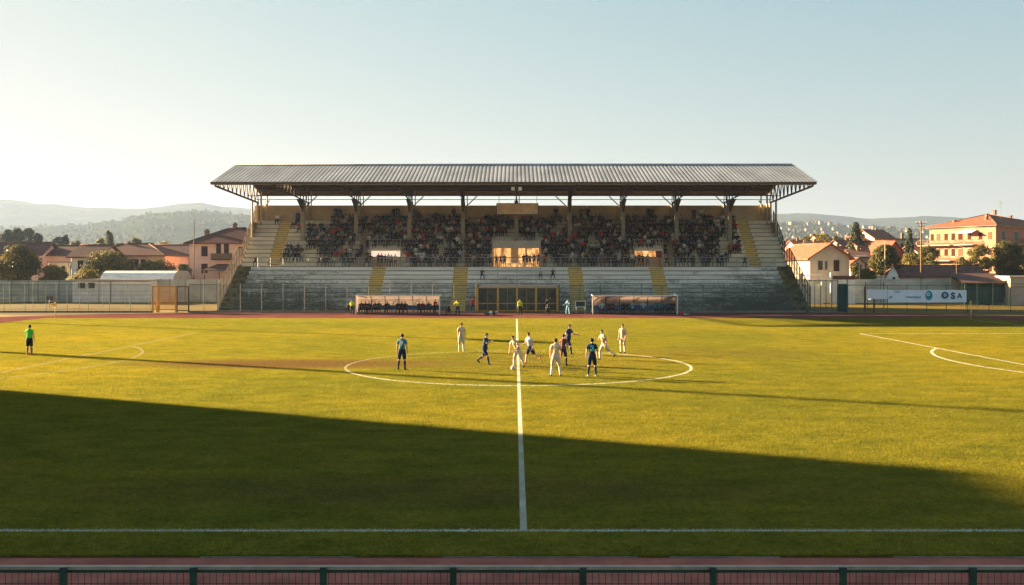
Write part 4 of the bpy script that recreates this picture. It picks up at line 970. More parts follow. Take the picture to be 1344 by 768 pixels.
# roof
EF, ZF, RYd, ZR, EB, ZB = 116.0, 15.45, 126.2, 18.55, 138.2, 15.75
def corr(mb, y0, z0, y1, z1, flip=False):
    x = -36.2; p = .49; prev = None; xs = []
    while x < 35.4: xs += [(x,0),(x+.20,0),(x+.25,.012),(x+.44,.012)]; x += p
    xs.append((35.5,0))
    for (xa, ha), (xb, hb) in zip(xs, xs[1:]):
        mb.quad((xa,y0,z0+ha),(xb,y0,z0+hb),(xb,y1,z1+hb),(xa,y1,z1+ha), 1 if ha == 0 and hb == 0 else 0)
b = MB(); corr(b, EF, ZF, RYd, ZR); gbuild(b, 'roof_sheet', [M_roofm, M_groove])
b = MB(); corr(b, RYd, ZR, EB, ZB); gbuild(b, 'roof_sheet', [M_roofm, M_groove])
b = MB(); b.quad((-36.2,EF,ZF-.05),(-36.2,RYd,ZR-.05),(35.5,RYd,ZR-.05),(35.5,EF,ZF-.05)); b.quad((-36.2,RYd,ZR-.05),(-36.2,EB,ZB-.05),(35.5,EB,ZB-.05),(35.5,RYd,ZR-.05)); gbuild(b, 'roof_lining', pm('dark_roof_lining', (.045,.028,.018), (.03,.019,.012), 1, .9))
b = MB(); b.tube((-36.25,RYd,ZR+.05),(35.55,RYd,ZR+.05),.14,8); gbuild(b, 'ridge_cap', M_roofm)
b = MB(); b.box(-36.25,35.55,EF-.08,EF-.003,ZF-.28,ZF+.03); gbuild(b, 'fascia', pm('brown_fascia', (.13,.085,.055), (.09,.06,.04), 2, .6))
b = MB(); b.box(-36.2,35.5,EF+.25,EF+.37,ZF-.32,ZF-.22); gbuild(b, 'gutter', M_rail)
def zr(y): return ZF+(ZR-ZF)*(y-EF)/(RYd-EF) if y < RYd else ZR+(ZB-ZR)*(y-RYd)/(EB-RYd)
for i in range(13):
    y = EF+.8+i*1.75
    b = MB(); b.box(-36.1, 35.4, y-.06, y+.06, zr(y)-.3, zr(y)-.1)
    gbuild(b, 'purlin', M_under)
CY = 131.9; WZ = 14.4
for k in range(-5, 6):
    x = k*SP
    if k in (-5, 5): x = -35.75 if k < 0 else 35.15
    b = MB()
    # lattice rafter: top chord follows the roof, bottom chord runs from the eave tip back to the wall
    def top(y): return zr(y)-.38
    def bot(y): return 15.0 - (y-EF)*.035
    tp = [EF+.1]+[EF+.1+(WY-EF-.2)*j/11 for j in range(1,12)]
    for j in range(11):
        ya, yb = tp[j], tp[j+1]
        q = .12 if abs(k) == 5 else .085; b.bar((x,ya,top(ya)),(x,yb,top(yb)),q); b.bar((x,ya,min(bot(ya),top(ya)-.1)),(x,yb,bot(yb)),q*1.1)
        ym = (ya+yb)/2; b.bar((x,ya,bot(ya)),(x,ym,top(ym)),q*.65); b.bar((x,ym,top(ym)),(x,yb,bot(yb)),q*.65)
    b.bar((x,EF+.1,ZF-.1),(x,EF+.1,14.9),.07)
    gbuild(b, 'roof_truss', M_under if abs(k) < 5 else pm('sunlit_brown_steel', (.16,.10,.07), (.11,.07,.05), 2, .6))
    # main column
    zbase = 5.4+URi*(int((CY-UY)/UD)+1)
    if abs(k) < 5:
        b = MB(); b.box(x-.26, x+.26, CY-.2, CY+.2, zbase, bot(CY)-.09); b.box(x-.34,x+.34,CY-.28,CY+.28,zbase+.003,zbase+.08); gbuild(b, 'column', M_col)
        b = MB()
        for sgn in (-1, 1): b.bar((x,CY+sgn*.17,bot(CY)-1.6),(x,CY+sgn*2.2,bot(CY+sgn*2.2)),.10)
        b.poly([(x-.09,CY-.18,bot(CY)-1.5),(x-.09,CY-3.6,bot(CY)-.1),(x-.09,CY-.18,bot(CY)-.1)]); b.poly([(x+.09,CY-.18,bot(CY)-1.5),(x+.09,CY-.18,bot(CY)-.1),(x+.09,CY-3.6,bot(CY)-.1)]); b.quad((x-.09,CY-.18,bot(CY)-1.5),(x+.09,CY-.18,bot(CY)-1.5),(x+.09,CY-3.6,bot(CY)-.1),(x-.09,CY-3.6,bot(CY)-.1))
        gbuild(b, 'bracket', M_under)
        b = MB()
        if k: sx = -1 if k < 0 else 1; b.bar((x,CY,bot(CY)-1.3),(x-1.9*sx,CY,bot(CY)+.5),.07); gbuild(b, 'knee_brace', M_col)
    b = MB(); b.box(x-.13,x+.13,WY-.62,WY-.36,11.8,bot(WY)); 
    if abs(k) < 5: b.box(x+.35,x+.47,WY-.55,WY-.43,11.8,zr(WY)-.4)
    else:
        sx = math.copysign(1,k); b.box(x-.5*sx-.1,x-.5*sx+.1,WY-.7,WY-.5,9,zr(WY)-.5); b.bar((x,WY-3.4,9.2),(x,WY-3.4,bot(WY-3.4)),.14); b.bar((x-.1*sx,WY-.5,12.6),(x-1.6*sx,WY-.5,14.6),.08); b.bar((x-1.3*sx,WY-.5,11.8),(x-1.3*sx,WY-.5,15.3),.1)
    gbuild(b, 'rear_column', M_col if abs(k) < 5 else M_beige)
b = MB(); b.bar((-36,WY-.3,15.35),(35.4,WY-.3,15.35),.05); b.bar((-36,WY-.3,14.75),(35.4,WY-.3,14.75),.045); b.bar((-36,CY,15.0),(35.4,CY,15.0),.05); gbuild(b, 'rear_girts', M_under)
# longitudinal eave beam made as lattice
b = MB()
y = EF+5.2; zt = zr(y)-.4
b.bar((-36,y,zt),(35.2,y,zt),.06); b.bar((-36,y,zt-.8),(35.2,y,zt-.8),.06)
for i in range(95): xx = -36+i*.75; b.bar((xx,y,zt if i%2 else zt-.8),(xx+.75,y,zt-.8 if i%2 else zt),.03)
gbuild(b, 'lattice_beam', M_under)
# pair of floodlights under the eave, sign board
b = MB(); b.bar((0,EF+.6,ZF-.3),(0,EF+.6,ZF-.5),.05); b.bar((-.55,EF+.6,ZF-.5),(.55,EF+.6,ZF-.5),.04); fl = gbuild(b, 'lamp_bracket', M_under)
for s in (-1, 1):
    p = MB(); p.box(s*.42-.2, s*.42+.2, EF+.35-GY, EF+.6-GY, ZF-.95, ZF-.55); p.build('lamp_head', M_white, fl)
b = MB(); yb = 124.5; b.box(XW(652.3,yb), XW(706,yb), yb-.06, yb+.06, ZW(281.3,yb), ZW(267.6,yb)); sb = gbuild(b, 'sign_board', pm('tan_sign_board', (.72,.54,.34), (.55,.40,.24), 1.3, .8))
b = MB(); xa, xb, za, zb = XW(652.3,yb), XW(706,yb), ZW(281.3,yb), ZW(267.6,yb)
for q in ((xa-.06,xb+.06,za-.08,za-.002),(xa-.06,xb+.06,zb+.002,zb+.08),(xa-.08,xa-.002,za,zb),(xb+.002,xb+.08,za,zb)): b.box(q[0],q[1],yb-.09-GY,yb+.09-GY,q[2],q[3])
b.build('sign_frame', M_dark, sb)
b = MB()
for xx in (-2.2, 2.6): b.bar((xx,yb,ZW(267.4,yb)),(xx,yb,zr(yb)-.3),.03)
b.v = [(p[0],p[1]-GY,p[2]) for p in b.v]; b.build('hanger', M_under, sb)
# walkway railing
b = MB(); zt = 6.62
for q in range(42):
    xx = -33.5+67*q/41
    b.bar((xx,GY+LN*LD-.1,5.4),(xx,GY+LN*LD-.1,zt),.04)
for z_ in (zt, 6.2, 5.8): b.bar((-33.5,GY+LN*LD-.1,z_),(33.5,GY+LN*LD-.1,z_),.05 if z_ == zt else .03)
gbuild(b, 'walkway_railing', M_rail)
# barrier rails low on the terrace
for xa, xb in ((-15.5,-9),(9.5,16.5),(20,33),(-33,-20)):
    b = MB(); yy = GY+3*LD-.1; z0 = 3*LRi
    for q in range(int((xb-xa)/2)+1): xx = xa+2*q; b.bar((xx,yy,z0),(xx,yy,z0+.75),.025)
    b.bar((xa,yy,z0+.75),(xa+2*int((xb-xa)/2),yy,z0+.75),.028); gbuild(b, 'barrier_rail', M_rail)
# sloping side fences
for s in (-1, 1):
    x = -36.06 if s < 0 else 35.46; b = MB(); nt_ = MB(); pts = []
    mt = M_rust2 if s < 0 else M_teal
    for i in range(16):
        y = GY-.2+(WY-GY-.6)*i/15
        zf = (y-GY)*LRi/LD if y < 127 else (5.4 if y < UY else 5.4+(y-UY)*URi/UD)
        h = 3.0-(y-GY)*.055; pts.append((y, max(zf,0)+.2, max(zf,0)+h)); b.bar((x,y,max(zf,0)-.2),(x,y,max(zf,0)+h),.055)
    for (ya,za,ta),(yb_,zb_,tb_) in zip(pts, pts[1:]):
        b.bar((x,ya,ta),(x,yb_,tb_),.05); b.bar((x,ya,za),(x,yb_,zb_),.04); b.bar((x,ya,(za+ta)/2),(x,yb_,(zb_+tb_)/2),.03)
        nt_.quad((x+.01*s,ya,za),(x+.01*s,yb_,zb_),(x+.01*s,yb_,tb_),(x+.01*s,ya,ta))
        for q in (.25,.5,.75):
            y = ya+(yb_-ya)*q; b.bar((x,y,za+(zb_-za)*q),(x,y,ta+(tb_-ta)*q),.02)
    so = gbuild(b, 'side_railing', mt); nt_.v = [(p[0],p[1]-GY,p[2]) for p in nt_.v]; nt_.build('netting', M_netr if s < 0 else M_net, so)
    c = MB()
    for (ya,za,ta),(yb_,zb_,tb_) in zip(pts, pts[1:]):
        c.poly([(x-.12,ya,za-.6),(x-.12,yb_,zb_-.6),(x-.12,yb_,zb_),(x-.12,ya,za)]); c.poly([(x-.12,ya,za),(x-.12,yb_,zb_),(x+.05,yb_,zb_),(x+.05,ya,za)]); c.poly([(x+.05,ya,za-.6),(x+.05,ya,za),(x+.05,yb_,zb_),(x+.05,yb_,zb_-.6)])
    gbuild(c, 'side_kerb', M_conc)
# players' tunnel below the terrace
b = MB(); b.box(-4.75,-4.55,GY,GY+6*LD,0,3.2); b.box(4.95,5.15,GY,GY+6*LD,0,3.2); b.box(-4.54,4.94,GY+6*LD-.3,GY+6*LD,0,2.7); gbuild(b, 'tunnel_wall', pm('tunnel_dim_wall', (.13,.12,.085), (.08,.08,.06), 1.5, .9))
b = MB(); zt = ZW(376.3,GY); b.box(-4.5,5.0,GY-.15,GY-.05,zt,zt+.22); 
for px in (626.5,653.5,678.5,703.5,731.5): x = XW(px,GY); b.box(x-.05,x+.05,GY-.14,GY-.06,zt+.223,zt+2.6 if 630 < px < 728 else zt+.9)
gbuild(b, 'tunnel_lintel', M_rail)
gp = [XW(p, GY) for p in (626.5,653.5,678.5,703.5,731.5)]
gf = empty('tunnel_gate'); gf.parent = GS
for x in gp: b = MB(); b.box(x-.12,x+.12,GY-.2,GY-.02,0,zt-.003); b.v = [(p[0],p[1]-GY,p[2]) for p in b.v]; b.build('gate_post', M_gold, gf)
b = MB()
for xa, xb in zip(gp, gp[1:]):
    xa += .125; xb -= .125; b.box(xa,xb,GY-.17,GY-.05,zt-.14,zt-.005); b.box(xa,xb,GY-.16,GY-.06,.95,1.03); b.box(xa,xb,GY-.16,GY-.06,.05,.15); b.box((xa+xb)/2-.02,(xa+xb)/2+.02,GY-.13,GY-.09,.16,.94); b.box((xa+xb)/2-.02,(xa+xb)/2+.02,GY-.13,GY-.09,1.04,zt-.145)
b.v = [(p[0],p[1]-GY,p[2]) for p in b.v]; b.build('gate_crossbar', M_gold, gf)

# ------------------------------------------------------------------ dugouts
def dugout(label, p0, p1, lit):
    Y = 111.2; x0 = XW(p0, Y); w = px_w(p0, p1, Y); h = ZW(387.3, Y)
    t = empty('dugout', (x0, Y, 0), 0, label, 'dugout', "substitutes' shelters"); dp = 1.7
    f = MB()
    for x in (0, w): f.box(x-.06,x+.06,-.06,.06,0,h); 
    f.box(.061,w-.061,-.05,.05,h-.12,h); f.box(-.05,.05,.061,dp,h-.1,h-.003); f.box(w-.05,w+.05,.061,dp,h-.1,h-.003); f.build('frame', M_white, t)
    # curved back
    pr = [(0.05,h-.02),(.7,h-.06),(1.2,h-.35),(1.5,h-.9),(1.62,.25)]
    g = MB()
    for (ya,za),(yb,zb) in zip(pr, pr[1:]): g.quad((.03,ya,za),(w-.03,ya,za),(w-.03,yb,zb),(.03,yb,zb))
    g.build('back_panel', M_panel, t)
    for x in (.03, w-.03):
        g = MB(); g.poly([(x,a,b_) for a, b_ in pr]+[(x,.5,.25),(x,.05,1.0)]); g.build('side_panel', M_panel, t)
    n = 6
    for i in range(1, n):
        r_ = MB(); x = w*i/n
        for (ya,za),(yb,zb) in zip(pr, pr[1:]): r_.bar((x,ya-.05,za-.07),(x,yb-.05,zb-.03),.045)
        r_.build('rib', M_dark, t)
    g = MB(); g.box(.1,w-.1,.9,1.35,.42,.48); g.box(.1,w-.1,1.3,1.42,.49,.98); g.build('bench', M_blue, t)
    g = MB(); g.box(.0,w,.3,1.6,0.0,.07); g.build('floor_board', M_dark, t)
    return t, x0, w, Y
dL = dugout('left substitutes shelter with blue bench and warm backlit panels', 467, 577, 1)
dR = dugout('right substitutes shelter with blue bench and shaded panels', 778, 889, 0)
# ------------------------------------------------------------------ people
def skeleton(p):
    """returns verts, edges, radii, region per vertex. Facing -y. Angles in degrees."""
    V = []; E = []; RD = []; RG = []
    def add(co, r, rg, par=None):
        V.append(Vector(co)); RD.append(r); RG.append(rg); i = len(V)-1
        if par is not None: E.append((par, i))
        return i
    lean = R(p.get('lean', 2)); side = R(p.get('side', 0)); tw = R(p.get('twist', 0))
    up = Vector((math.sin(side), -math.sin(lean), math.cos(lean)*math.cos(side))).normalized()
    rt = Vector((math.cos(tw), math.sin(tw), 0)); B = p.get('build', 1.0)
    P = Vector((0,0,.97))
    pel = add(P, .125*B, 'hip'); sp = add(P+up*.16, .118*B, 'waist', pel); ch = add(P+up*.37, .142*B, 'chest', sp); ut = add(P+up*.49, .10*B, 'chest', ch)
    nk = add(P+up*.56, .052, 'neck', ut)
    hd = up.lerp(Vector((0,-.12,1)), .6).normalized(); hl = R(p.get('look', 0)); fw = Vector((math.sin(hl), -math.cos(hl), 0))
    c0 = V[nk]
    h1 = add(c0+hd*.06, .055, 'head', nk); h2 = add(c0+hd*.13+fw*.012, .077, 'head', h1); h3 = add(c0+hd*.20+fw*.004, .086, 'head', h2); h4 = add(c0+hd*.255, .060, 'head', h3)
    hands = []
    for s, key in ((-1,'L'),(1,'R')):
        sh_p, ab, el, inn = p.get('arm'+key, (4, 10, 12, 0))
        S = V[ut] + rt*s*.175*B - up*.015
        shv = add(S, .062*B, 'sleeve', ut)
        a = R(sh_p); d = Vector((0, -math.sin(a), -math.cos(a))) ; d = (d + Vector((s*math.sin(R(ab)), 0, 0))).normalized()
        e_ = S + d*.29; ev = add(e_, .043, 'sleeve_end', shv)
        a2 = R(sh_p+el); d2 = (Vector((0, -math.sin(a2), -math.cos(a2))) + Vector((s*math.sin(R(ab))*.5 - s*math.sin(R(inn)), 0, 0))).normalized()
        w_ = e_ + d2*.25; mid = add(e_+d2*.1, .040, 'forearm', ev); wv = add(w_, .025, 'forearm', mid); hv = add(w_+d2*.075, .032, 'hand', wv); add(w_+d2*.13, .02, 'hand', hv)
        hands.append((w_, d2, s))
    feet = []
    for s, key in ((-1,'L'),(1,'R')):
        th, kn, spl = p.get('leg'+key, (2, 4, 4))
        H = P + rt*s*.092 - Vector((0,0,.04))
        hp = add(H, .098*B, 'hip', pel)
        a = R(th); d = (Vector((0,-math.sin(a),-math.cos(a)))+Vector((s*math.sin(R(spl)),0,0))).normalized()
        K = H + d*.44; m_ = add(H+d*.2, .083*B, 'thigh', hp); kv = add(K, .056, 'knee', m_)
        a2 = R(th-kn); d2 = (Vector((0,-math.sin(a2),-math.cos(a2)))+Vector((s*math.sin(R(spl))*.6,0,0))).normalized()
        cv = add(K+d2*.13, .057, 'calf', kv); A = K + d2*.42; av = add(A, .036, 'calf', cv)
        ft = R(p.get('foot'+key, 0 if kn < 30 else (kn-th)*.6)); fd = Vector((s*.12, -math.cos(ft), -math.sin(ft)))
        add(A+Vector((0,.045*math.cos(ft),-.03)), .036, 'boot', av); f1 = add(A+fd*.09+Vector((0,0,-.045*math.cos(ft))), .036, 'boot', av); add(A+fd*.17+Vector((0,0,-.055*math.cos(ft))), .027, 'boot', f1)
        feet.append(A)
    return V, E, RD, RG, hands, (c0, hd, fw)
def skin_mesh(V, E, RD, lvl, name='body'):
    me = bpy.data.meshes.new(name); me.from_pydata([tuple(v) for v in V], E, [])
    o = bpy.data.objects.new(name, me); COL.objects.link(o)
    m = o.modifiers.new('Skin', 'SKIN'); m.use_smooth_shade = True; m.branch_smoothing = .3
    for i, v in enumerate(me.skin_vertices[0].data): v.radius = (RD[i], RD[i]); v.use_root = (i == 0)
    if lvl: s = o.modifiers.new('Sub', 'SUBSURF'); s.levels = lvl; s.render_levels = lvl
    dg = bpy.context.evaluated_depsgraph_get(); r = bpy.data.meshes.new_from_object(o.evaluated_get(dg)); bpy.data.objects.remove(o); bpy.data.meshes.remove(me)
    return [Vector(v.co) for v in r.vertices], [tuple(f.vertices) for f in r.polygons], r
def seg_dist(q, a, b):
    ab = b-a; t = max(0, min(1, (q-a).dot(ab)/max(ab.length_squared, 1e-9))); return (q-(a+ab*t)).length, t
def classify(fc, V, E, RG, RD):
    best = (9, None)
    for a, b in E:
        d, t = seg_dist(fc, V[a], V[b]); d -= RD[a]*(1-t)+RD[b]*t
        if d < best[0]: best = (d, (a, b, t))
    a, b, t = best[1]; return RG[a], RG[b], t
PEOPLE = {}
def person_geo(pose, lvl=1, clothes='kit'):
    key = (tuple(sorted(pose.items())), lvl, clothes)
    if key in PEOPLE: return PEOPLE[key]
    V, E, RD, RG, hands, (nc, hd, fw) = skeleton(pose)
    vs, fs, me = skin_mesh(V, E, RD, lvl); bpy.data.meshes.remove(me)
    # widen the trunk, flatten the chest
    up0 = V[0]; tags = []
    for f in fs:
        c = sum((vs[i] for i in f), Vector())/len(f)
        ra, rb, t = classify(c, V, E, RG, RD)
        r = rb if t > .5 else ra
        if rb == 'sleeve' : r = 'chest'
        if ra == 'sleeve': r = 'sleeve' if (t < .62 or clothes != 'kit') else 'forearm'
        elif ra in ('sleeve_end',) or rb == 'forearm': r = 'forearm'
        elif ra == 'forearm' and rb == 'hand': r = 'hand'
        if ra == 'hip' and rb == 'thigh': r = 'thigh'
        if ra == 'thigh': r = 'thigh' if t < .7 else 'knee'
        if ra == 'knee': r = 'knee' if t < .25 else 'calf'
        if ra == 'calf' and rb == 'calf': r = 'calf'
        if rb == 'boot': r = 'boot' 
        if ra == 'hip' and rb == 'hip': r = 'hip'
        if ra == 'hip' and rb == 'waist': r = 'hip' if t < .35 else 'waist'
        if rb in ('neck',) and t < .55: r = 'chest'
        if r in ('neck', 'head'):
            q = c - nc; hgt = q.dot(hd); fr = q.dot(fw)
            r = 'hair' if (hgt > .215 or (fr < .02 and hgt > .10) or (hgt > .18 and fr < .05)) else 'face'
        tags.append(r)
    g = (vs, fs, tags, V, RD, hands, (nc, hd, fw)); PEOPLE[key] = g
    return g
def mat_idx(tags, mp): return [mp.get(t, 0) for t in tags]
SKINM = {'face':0,'hand':0,'neck':0,'head':0}
TOP = ('chest','waist','sleeve','sleeve_end')
def cloth_mat(name, c, rough=.85): return pm('cloth_'+name, c, tuple(x*.75 for x in c), 6, rough, .1, 40)
PAL = {'black':(.012,.012,.014),'charcoal':(.03,.03,.033),'navy':(.012,.02,.05),'dark red':(.14,.012,.015),'red':(.55,.025,.025),'brown':(.07,.04,.025),'olive':(.05,.05,.025),
       'grey':(.12,.12,.12),'pale grey':(.45,.45,.45),'white':(.8,.78,.75),'cream':(.45,.38,.28),'dark green':(.015,.045,.03),'blue':(.03,.07,.2),'orange':(.42,.12,.03),'pink':(.4,.16,.16),'maroon':(.07,.01,.018),'light blue':(.26,.45,.58),'teal':(.03,.18,.2),'high visibility yellow':(.60,.62,.03),'green':(.06,.50,.06)}
SK = [pm('skin_tone_light', (.55,.34,.24), (.48,.28,.19), 8, .6), pm('skin_tone_mid', (.30,.17,.11), (.26,.14,.09), 8, .6)]
HR = [M_hair, pm('brown_hair', (.06,.035,.02), (.04,.025,.015), 20, .7), pm('grey_hair', (.25,.24,.22), (.2,.19,.18), 20, .7)]
def spectator_mesh(pose, lvl):
    vs, fs, tags = person_geo(pose, lvl, 'coat')[:3]
    mp = {t: 1 for t in TOP+('forearm',)} | {t: 2 for t in ('hip','thigh','knee','calf')} | {'boot': 3, 'hair': 4}
    key = 'specmesh%s%d' % (id(vs), lvl)
    me = bpy.data.meshes.new('person'); me.from_pydata([tuple(v) for v in vs], [], fs)
    for _ in range(5): me.materials.append(M_skin)
    me.polygons.foreach_set('material_index', mat_idx(tags, mp)); me.polygons.foreach_set('use_smooth', [True]*len(fs)); me.update()
    return me
SIT = [dict(build=1.22, lean=6, armL=(35,8,55,20), armR=(35,8,55,20), legL=(84,82,8), legR=(84,80,8), footL=5, footR=5),
       dict(build=1.2, lean=22, armL=(48,6,40,18), armR=(50,8,45,22), legL=(82,80,12), legR=(86,84,10), footL=5, footR=5, look=20),
       dict(lean=-4, armL=(20,14,80,35), armR=(22,12,85,40), legL=(86,78,4), legR=(84,86,6), footL=5, footR=5, look=-25, build=1.3),
       dict(build=1.2, lean=10, armL=(30,10,60,15), armR=(75,12,60,15), legL=(84,84,10), legR=(84,82,4), footL=5, footR=5, look=10),
       dict(lean=12, armL=(60,10,70,25), armR=(58,10,75,25), legL=(82,84,14), legR=(84,80,12), footL=5, footR=5, look=-10, build=1.28)]
STD = [dict(build=1.2, lean=2, armL=(8,12,25,5), armR=(5,10,20,5)), dict(lean=6, armL=(30,14,60,30), armR=(30,12,65,30), build=1.25, look=15), dict(build=1.2, lean=0, armL=(10,14,90,50), armR=(14,14,90,50), look=-20)]
SITM = [spectator_mesh(p, 1) for p in SIT]; STDM = [spectator_mesh(p, 1) for p in STD]
SITL = [person_geo(p, 0, 'coat') for p in SIT]; STDL = [person_geo(p, 0, 'coat') for p in STD]

def set_slots(o, mats):
    for sl, m in zip(o.material_slots, mats): sl.link = 'OBJECT'; sl.material = m
def place(mesh, name, loc, rz, mats, label, cat, group, scale=1.0):
    o = bpy.data.objects.new(name, mesh); COL.objects.link(o); o.location = loc; o.rotation_euler.z = rz; o.scale = (scale,)*3
    set_slots(o, mats); tag(o, label, cat, group); return o

# crowd density, measured on the photograph's rows
CL = [(364,382,285,300,.95),(386,404,283,300,.55),(434,466,277,292,.85),(405,440,292,311,.75),(404,446,305,326,.72),(416,470,318,341,.82),(366,400,322,338,.85),(440,467,295,326,.6),(424,440,330,345,.5),
      (471,535,282,317,.84),(470,486,316,332,.5),(487,530,312,322,.45),(482,527,330,353,.95),(527,560,330,352,.7),(533,607,275,341,.93),(556,612,338,352,.7),(610,645,286,346,.93),(645,668,284,306,.85),(636,662,276,300,.9),
      (608,640,338,352,.6),(645,708,330,353,.75),(668,712,286,309,.7),(684,716,278,300,.75),(708,748,298,341,.88),(712,760,340,352,.4),(706,735,276,296,.8),(745,802,276,342,.95),(755,770,338,352,.8),(770,808,330,352,.85),(800,826,296,346,.85),
      (815,862,274,302,.95),(822,862,296,326,.8),(830,867,336,353,.9),(808,832,330,350,.5),(860,886,284,318,.75),(884,950,284,302,.72),(884,944,294,322,.82),(872,940,316,341,.78),(868,905,336,352,.5),(905,952,330,352,.3),(956,984,280,309,.6),(958,980,310,328,.65),(928,958,322,346,.4)]
def dens(px, py):
    d = 0
    for a, c, e, f, k in CL:
        if a <= px <= c and e <= py <= f: d = max(d, k)
    if 534 < px < 540: d *= .3
    return d
KEYS = ['black']*12+['charcoal']*7+['navy']*6+['brown']*3+['olive']*2+['grey']*4+['dark red']*2+['maroon']*2+['red']*2+['pale grey']*4+['white']*6+['cream']*3+['dark green']*2+['blue']*4+['orange']*1+['pink']*1
rc = random.Random(11)
crowd = []
for r in range(UN):
    yt = UY + r*UD; zt = 5.4+(r+1)*URi; x = -33.5
    n0 = 0
    while x < 33.5:
        x += rc.uniform(.44, .53)
        if any(a-.35 < x < c+.35 for a, c, m in uaisle if m is M_yel) : continue
        if any(a-.3 < x < c+.3 and r < n for a, c, n in VO): continue
        px = CX + (x+.17)*F/(yt+.2); py = HY-(zt+.45-CH)*F/(yt+.2)
        d_ = dens(px, py)
        if rc.random() < d_*(.8 if r < 2 else .97):
            if r in (5, 6) and min(abs(x-k*SP) for k in range(-4, 5)) < .55: continue
            aisle = any(a < x < c for a, c, m in uaisle)
            if aisle and rc.random() < .6: continue
            st = rc.random() < (.22 if r == UN-1 else .05)
            crowd.append(dict(r=r, x=x, y=yt+.22+rc.uniform(-.04,.05), z=zt-.0, st=st, key=rc.choice(KEYS), pose=rc.randrange(3 if st else 5), rz=rc.uniform(-.35,.35), s=rc.uniform(.99,1.11)))
# people along the walkway rail and in the openings
for a, c, e, f, k in CL:
    pass
x = -20.0
while x < 31:
    x += rc.uniform(.36, .6); px = CX+(x+.17)*F/127.5
    d_ = dens(px, 344)
    if rc.random() < d_*.85: crowd.append(dict(r=-1, x=x, y=127.5+rc.uniform(-.15,.25), z=5.4, st=True, key=rc.choice(KEYS), pose=rc.randrange(3), rz=rc.uniform(-.5,.5), s=rc.uniform(.9,1.02)))
crowd.sort(key=lambda q: (q['r'], q['x']))
PELV = .97
def zfix(q):   # seated: pelvis just above the row; standing: feet on the row
    return q['z'] + (.13 - PELV*q['s'] if not q['st'] else (PELV-.04-.86)*0 + .0)
# column ordinals for labels
def colref(x):
    k = math.floor((x+4*SP)/SP)      # number of columns left of x, minus one
    return max(-1, min(8, k))
ROWN = {-1:'on the walkway', 0:'first row up', 1:'second row up', 2:'third row up', 3:'fourth row up', 4:'fifth row up', 5:'sixth row up', 6:'seventh row up', 7:'eighth row up', 8:'ninth row up', 9:'tenth row up', 10:'top row'}
counts = {}
for q in crowd:
    k = (q['r'], colref(q['x'])); counts[k] = counts.get(k, 0)+1; q['n'] = counts[k]
N_IND = 236
small = [pm('trousers_dark', (.02,.022,.03), (.012,.013,.02), 5, .9), pm('trousers_jeans', (.04,.055,.09), (.03,.04,.07), 5, .9), pm('trousers_brown', (.06,.05,.035), (.04,.035,.025), 5, .9)]
SHO = pm('dark_shoes', (.02,.018,.016), (.012,.011,.01), 5, .7)
for i, q in enumerate(crowd[:N_IND]):
    c = colref(q['x'])
    where = ('left of the first roof column' if c < 0 else 'right of the %s roof column' % ordn(c+1))
    label = '%s in %s, %s, %s person %s' % ('standing' if q['st'] else 'seated', q['key'], ROWN[q['r']], ordn(q['n']), where)
    place((STDM if q['st'] else SITM)[q['pose']], 'person', (q['x'], q['y'], zfix(q)+.0), q['rz'],
          [rc.choice(SK), cloth_mat(q['key'].replace(' ', '_'), PAL[q['key']]), rc.choice(small), SHO, rc.choice(HR+HR[:1]*2)], label, 'spectator', 'spectators in the upper tier', q['s'])
def crowd_mass(rest):
    names = list(dict.fromkeys(KEYS)); mats = [cloth_mat(k.replace(' ', '_'), PAL[k]) for k in names]+SK+small+[SHO]+HR
    nK = len(names); vs = []; fs = []; mi = []
    for q in rest:
        g = (STDL if q['st'] else SITL)[q['pose']]; M = Matrix.Translation((q['x'], q['y'], zfix(q))) @ Matrix.Rotation(q['rz'], 4, 'Z') @ Matrix.Scale(q['s'], 4)
        n = len(vs); vs += [tuple(M @ v) for v in g[0]]
        a = nK+rc.randrange(2); bt = nK+2+rc.randrange(3); h = nK+6+rc.choice((0,0,1,2)); t = names.index(q['key'])
        for f, tg in zip(g[1], g[2]):
            fs.append(tuple(i+n for i in f)); mi.append(t if tg in TOP or tg == 'forearm' else bt if tg in ('hip','thigh','knee','calf') else nK+5 if tg == 'boot' else h if tg == 'hair' else a)
    me = bpy.data.meshes.new('crowd'); me.from_pydata(vs, [], fs)
    for m in mats: me.materials.append(m)
    me.polygons.foreach_set('material_index', mi); me.polygons.foreach_set('use_smooth', [True]*len(fs)); me.update()
    o = bpy.data.objects.new('crowd', me); COL.objects.link(o); tag(o, 'dense crowd of seated spectators filling the higher rows under the roof', 'crowd', kind='stuff')
crowd_mass(crowd[N_IND:])
print('crowd', len(crowd))
# lone people on the terraces
def seat_lone(x, y, z, key, label, pose=0, rz=0, trous=0):
    place(SITM[pose], 'person', (x, y, z+.13-PELV), rz, [SK[0], cloth_mat(key.replace(' ','_'), PAL[key]), small[trous], SHO, HR[0]], label, 'spectator', 'people sitting alone on the terrace')
def row_at(Y): i = int((Y-GY)/LD); return (i+1)*LRi
seat_lone(XW(633,126), GY+7*LD+.2, 8*LRi, 'charcoal', 'dark clothed person sitting above the tunnel, left one of three', 1, .2)
seat_lone(XW(709,126), GY+7*LD+.2, 8*LRi, 'pale grey', 'person in pale top sitting above the tunnel, middle one of three', 0)
seat_lone(XW(725,126), GY+7*LD+.2, 8*LRi, 'maroon', 'person in maroon sitting above the tunnel, rightmost of three', 4)
seat_lone(XW(331,127), UY+.25, 5.4+URi, 'brown', 'lone person in brown by the moss stained steps at the left end', 1, .3)
seat_lone(XW(974,130), UY+.25, 5.4+URi, 'black', 'lone person in black by the right yellow aisle', 4, -.2)

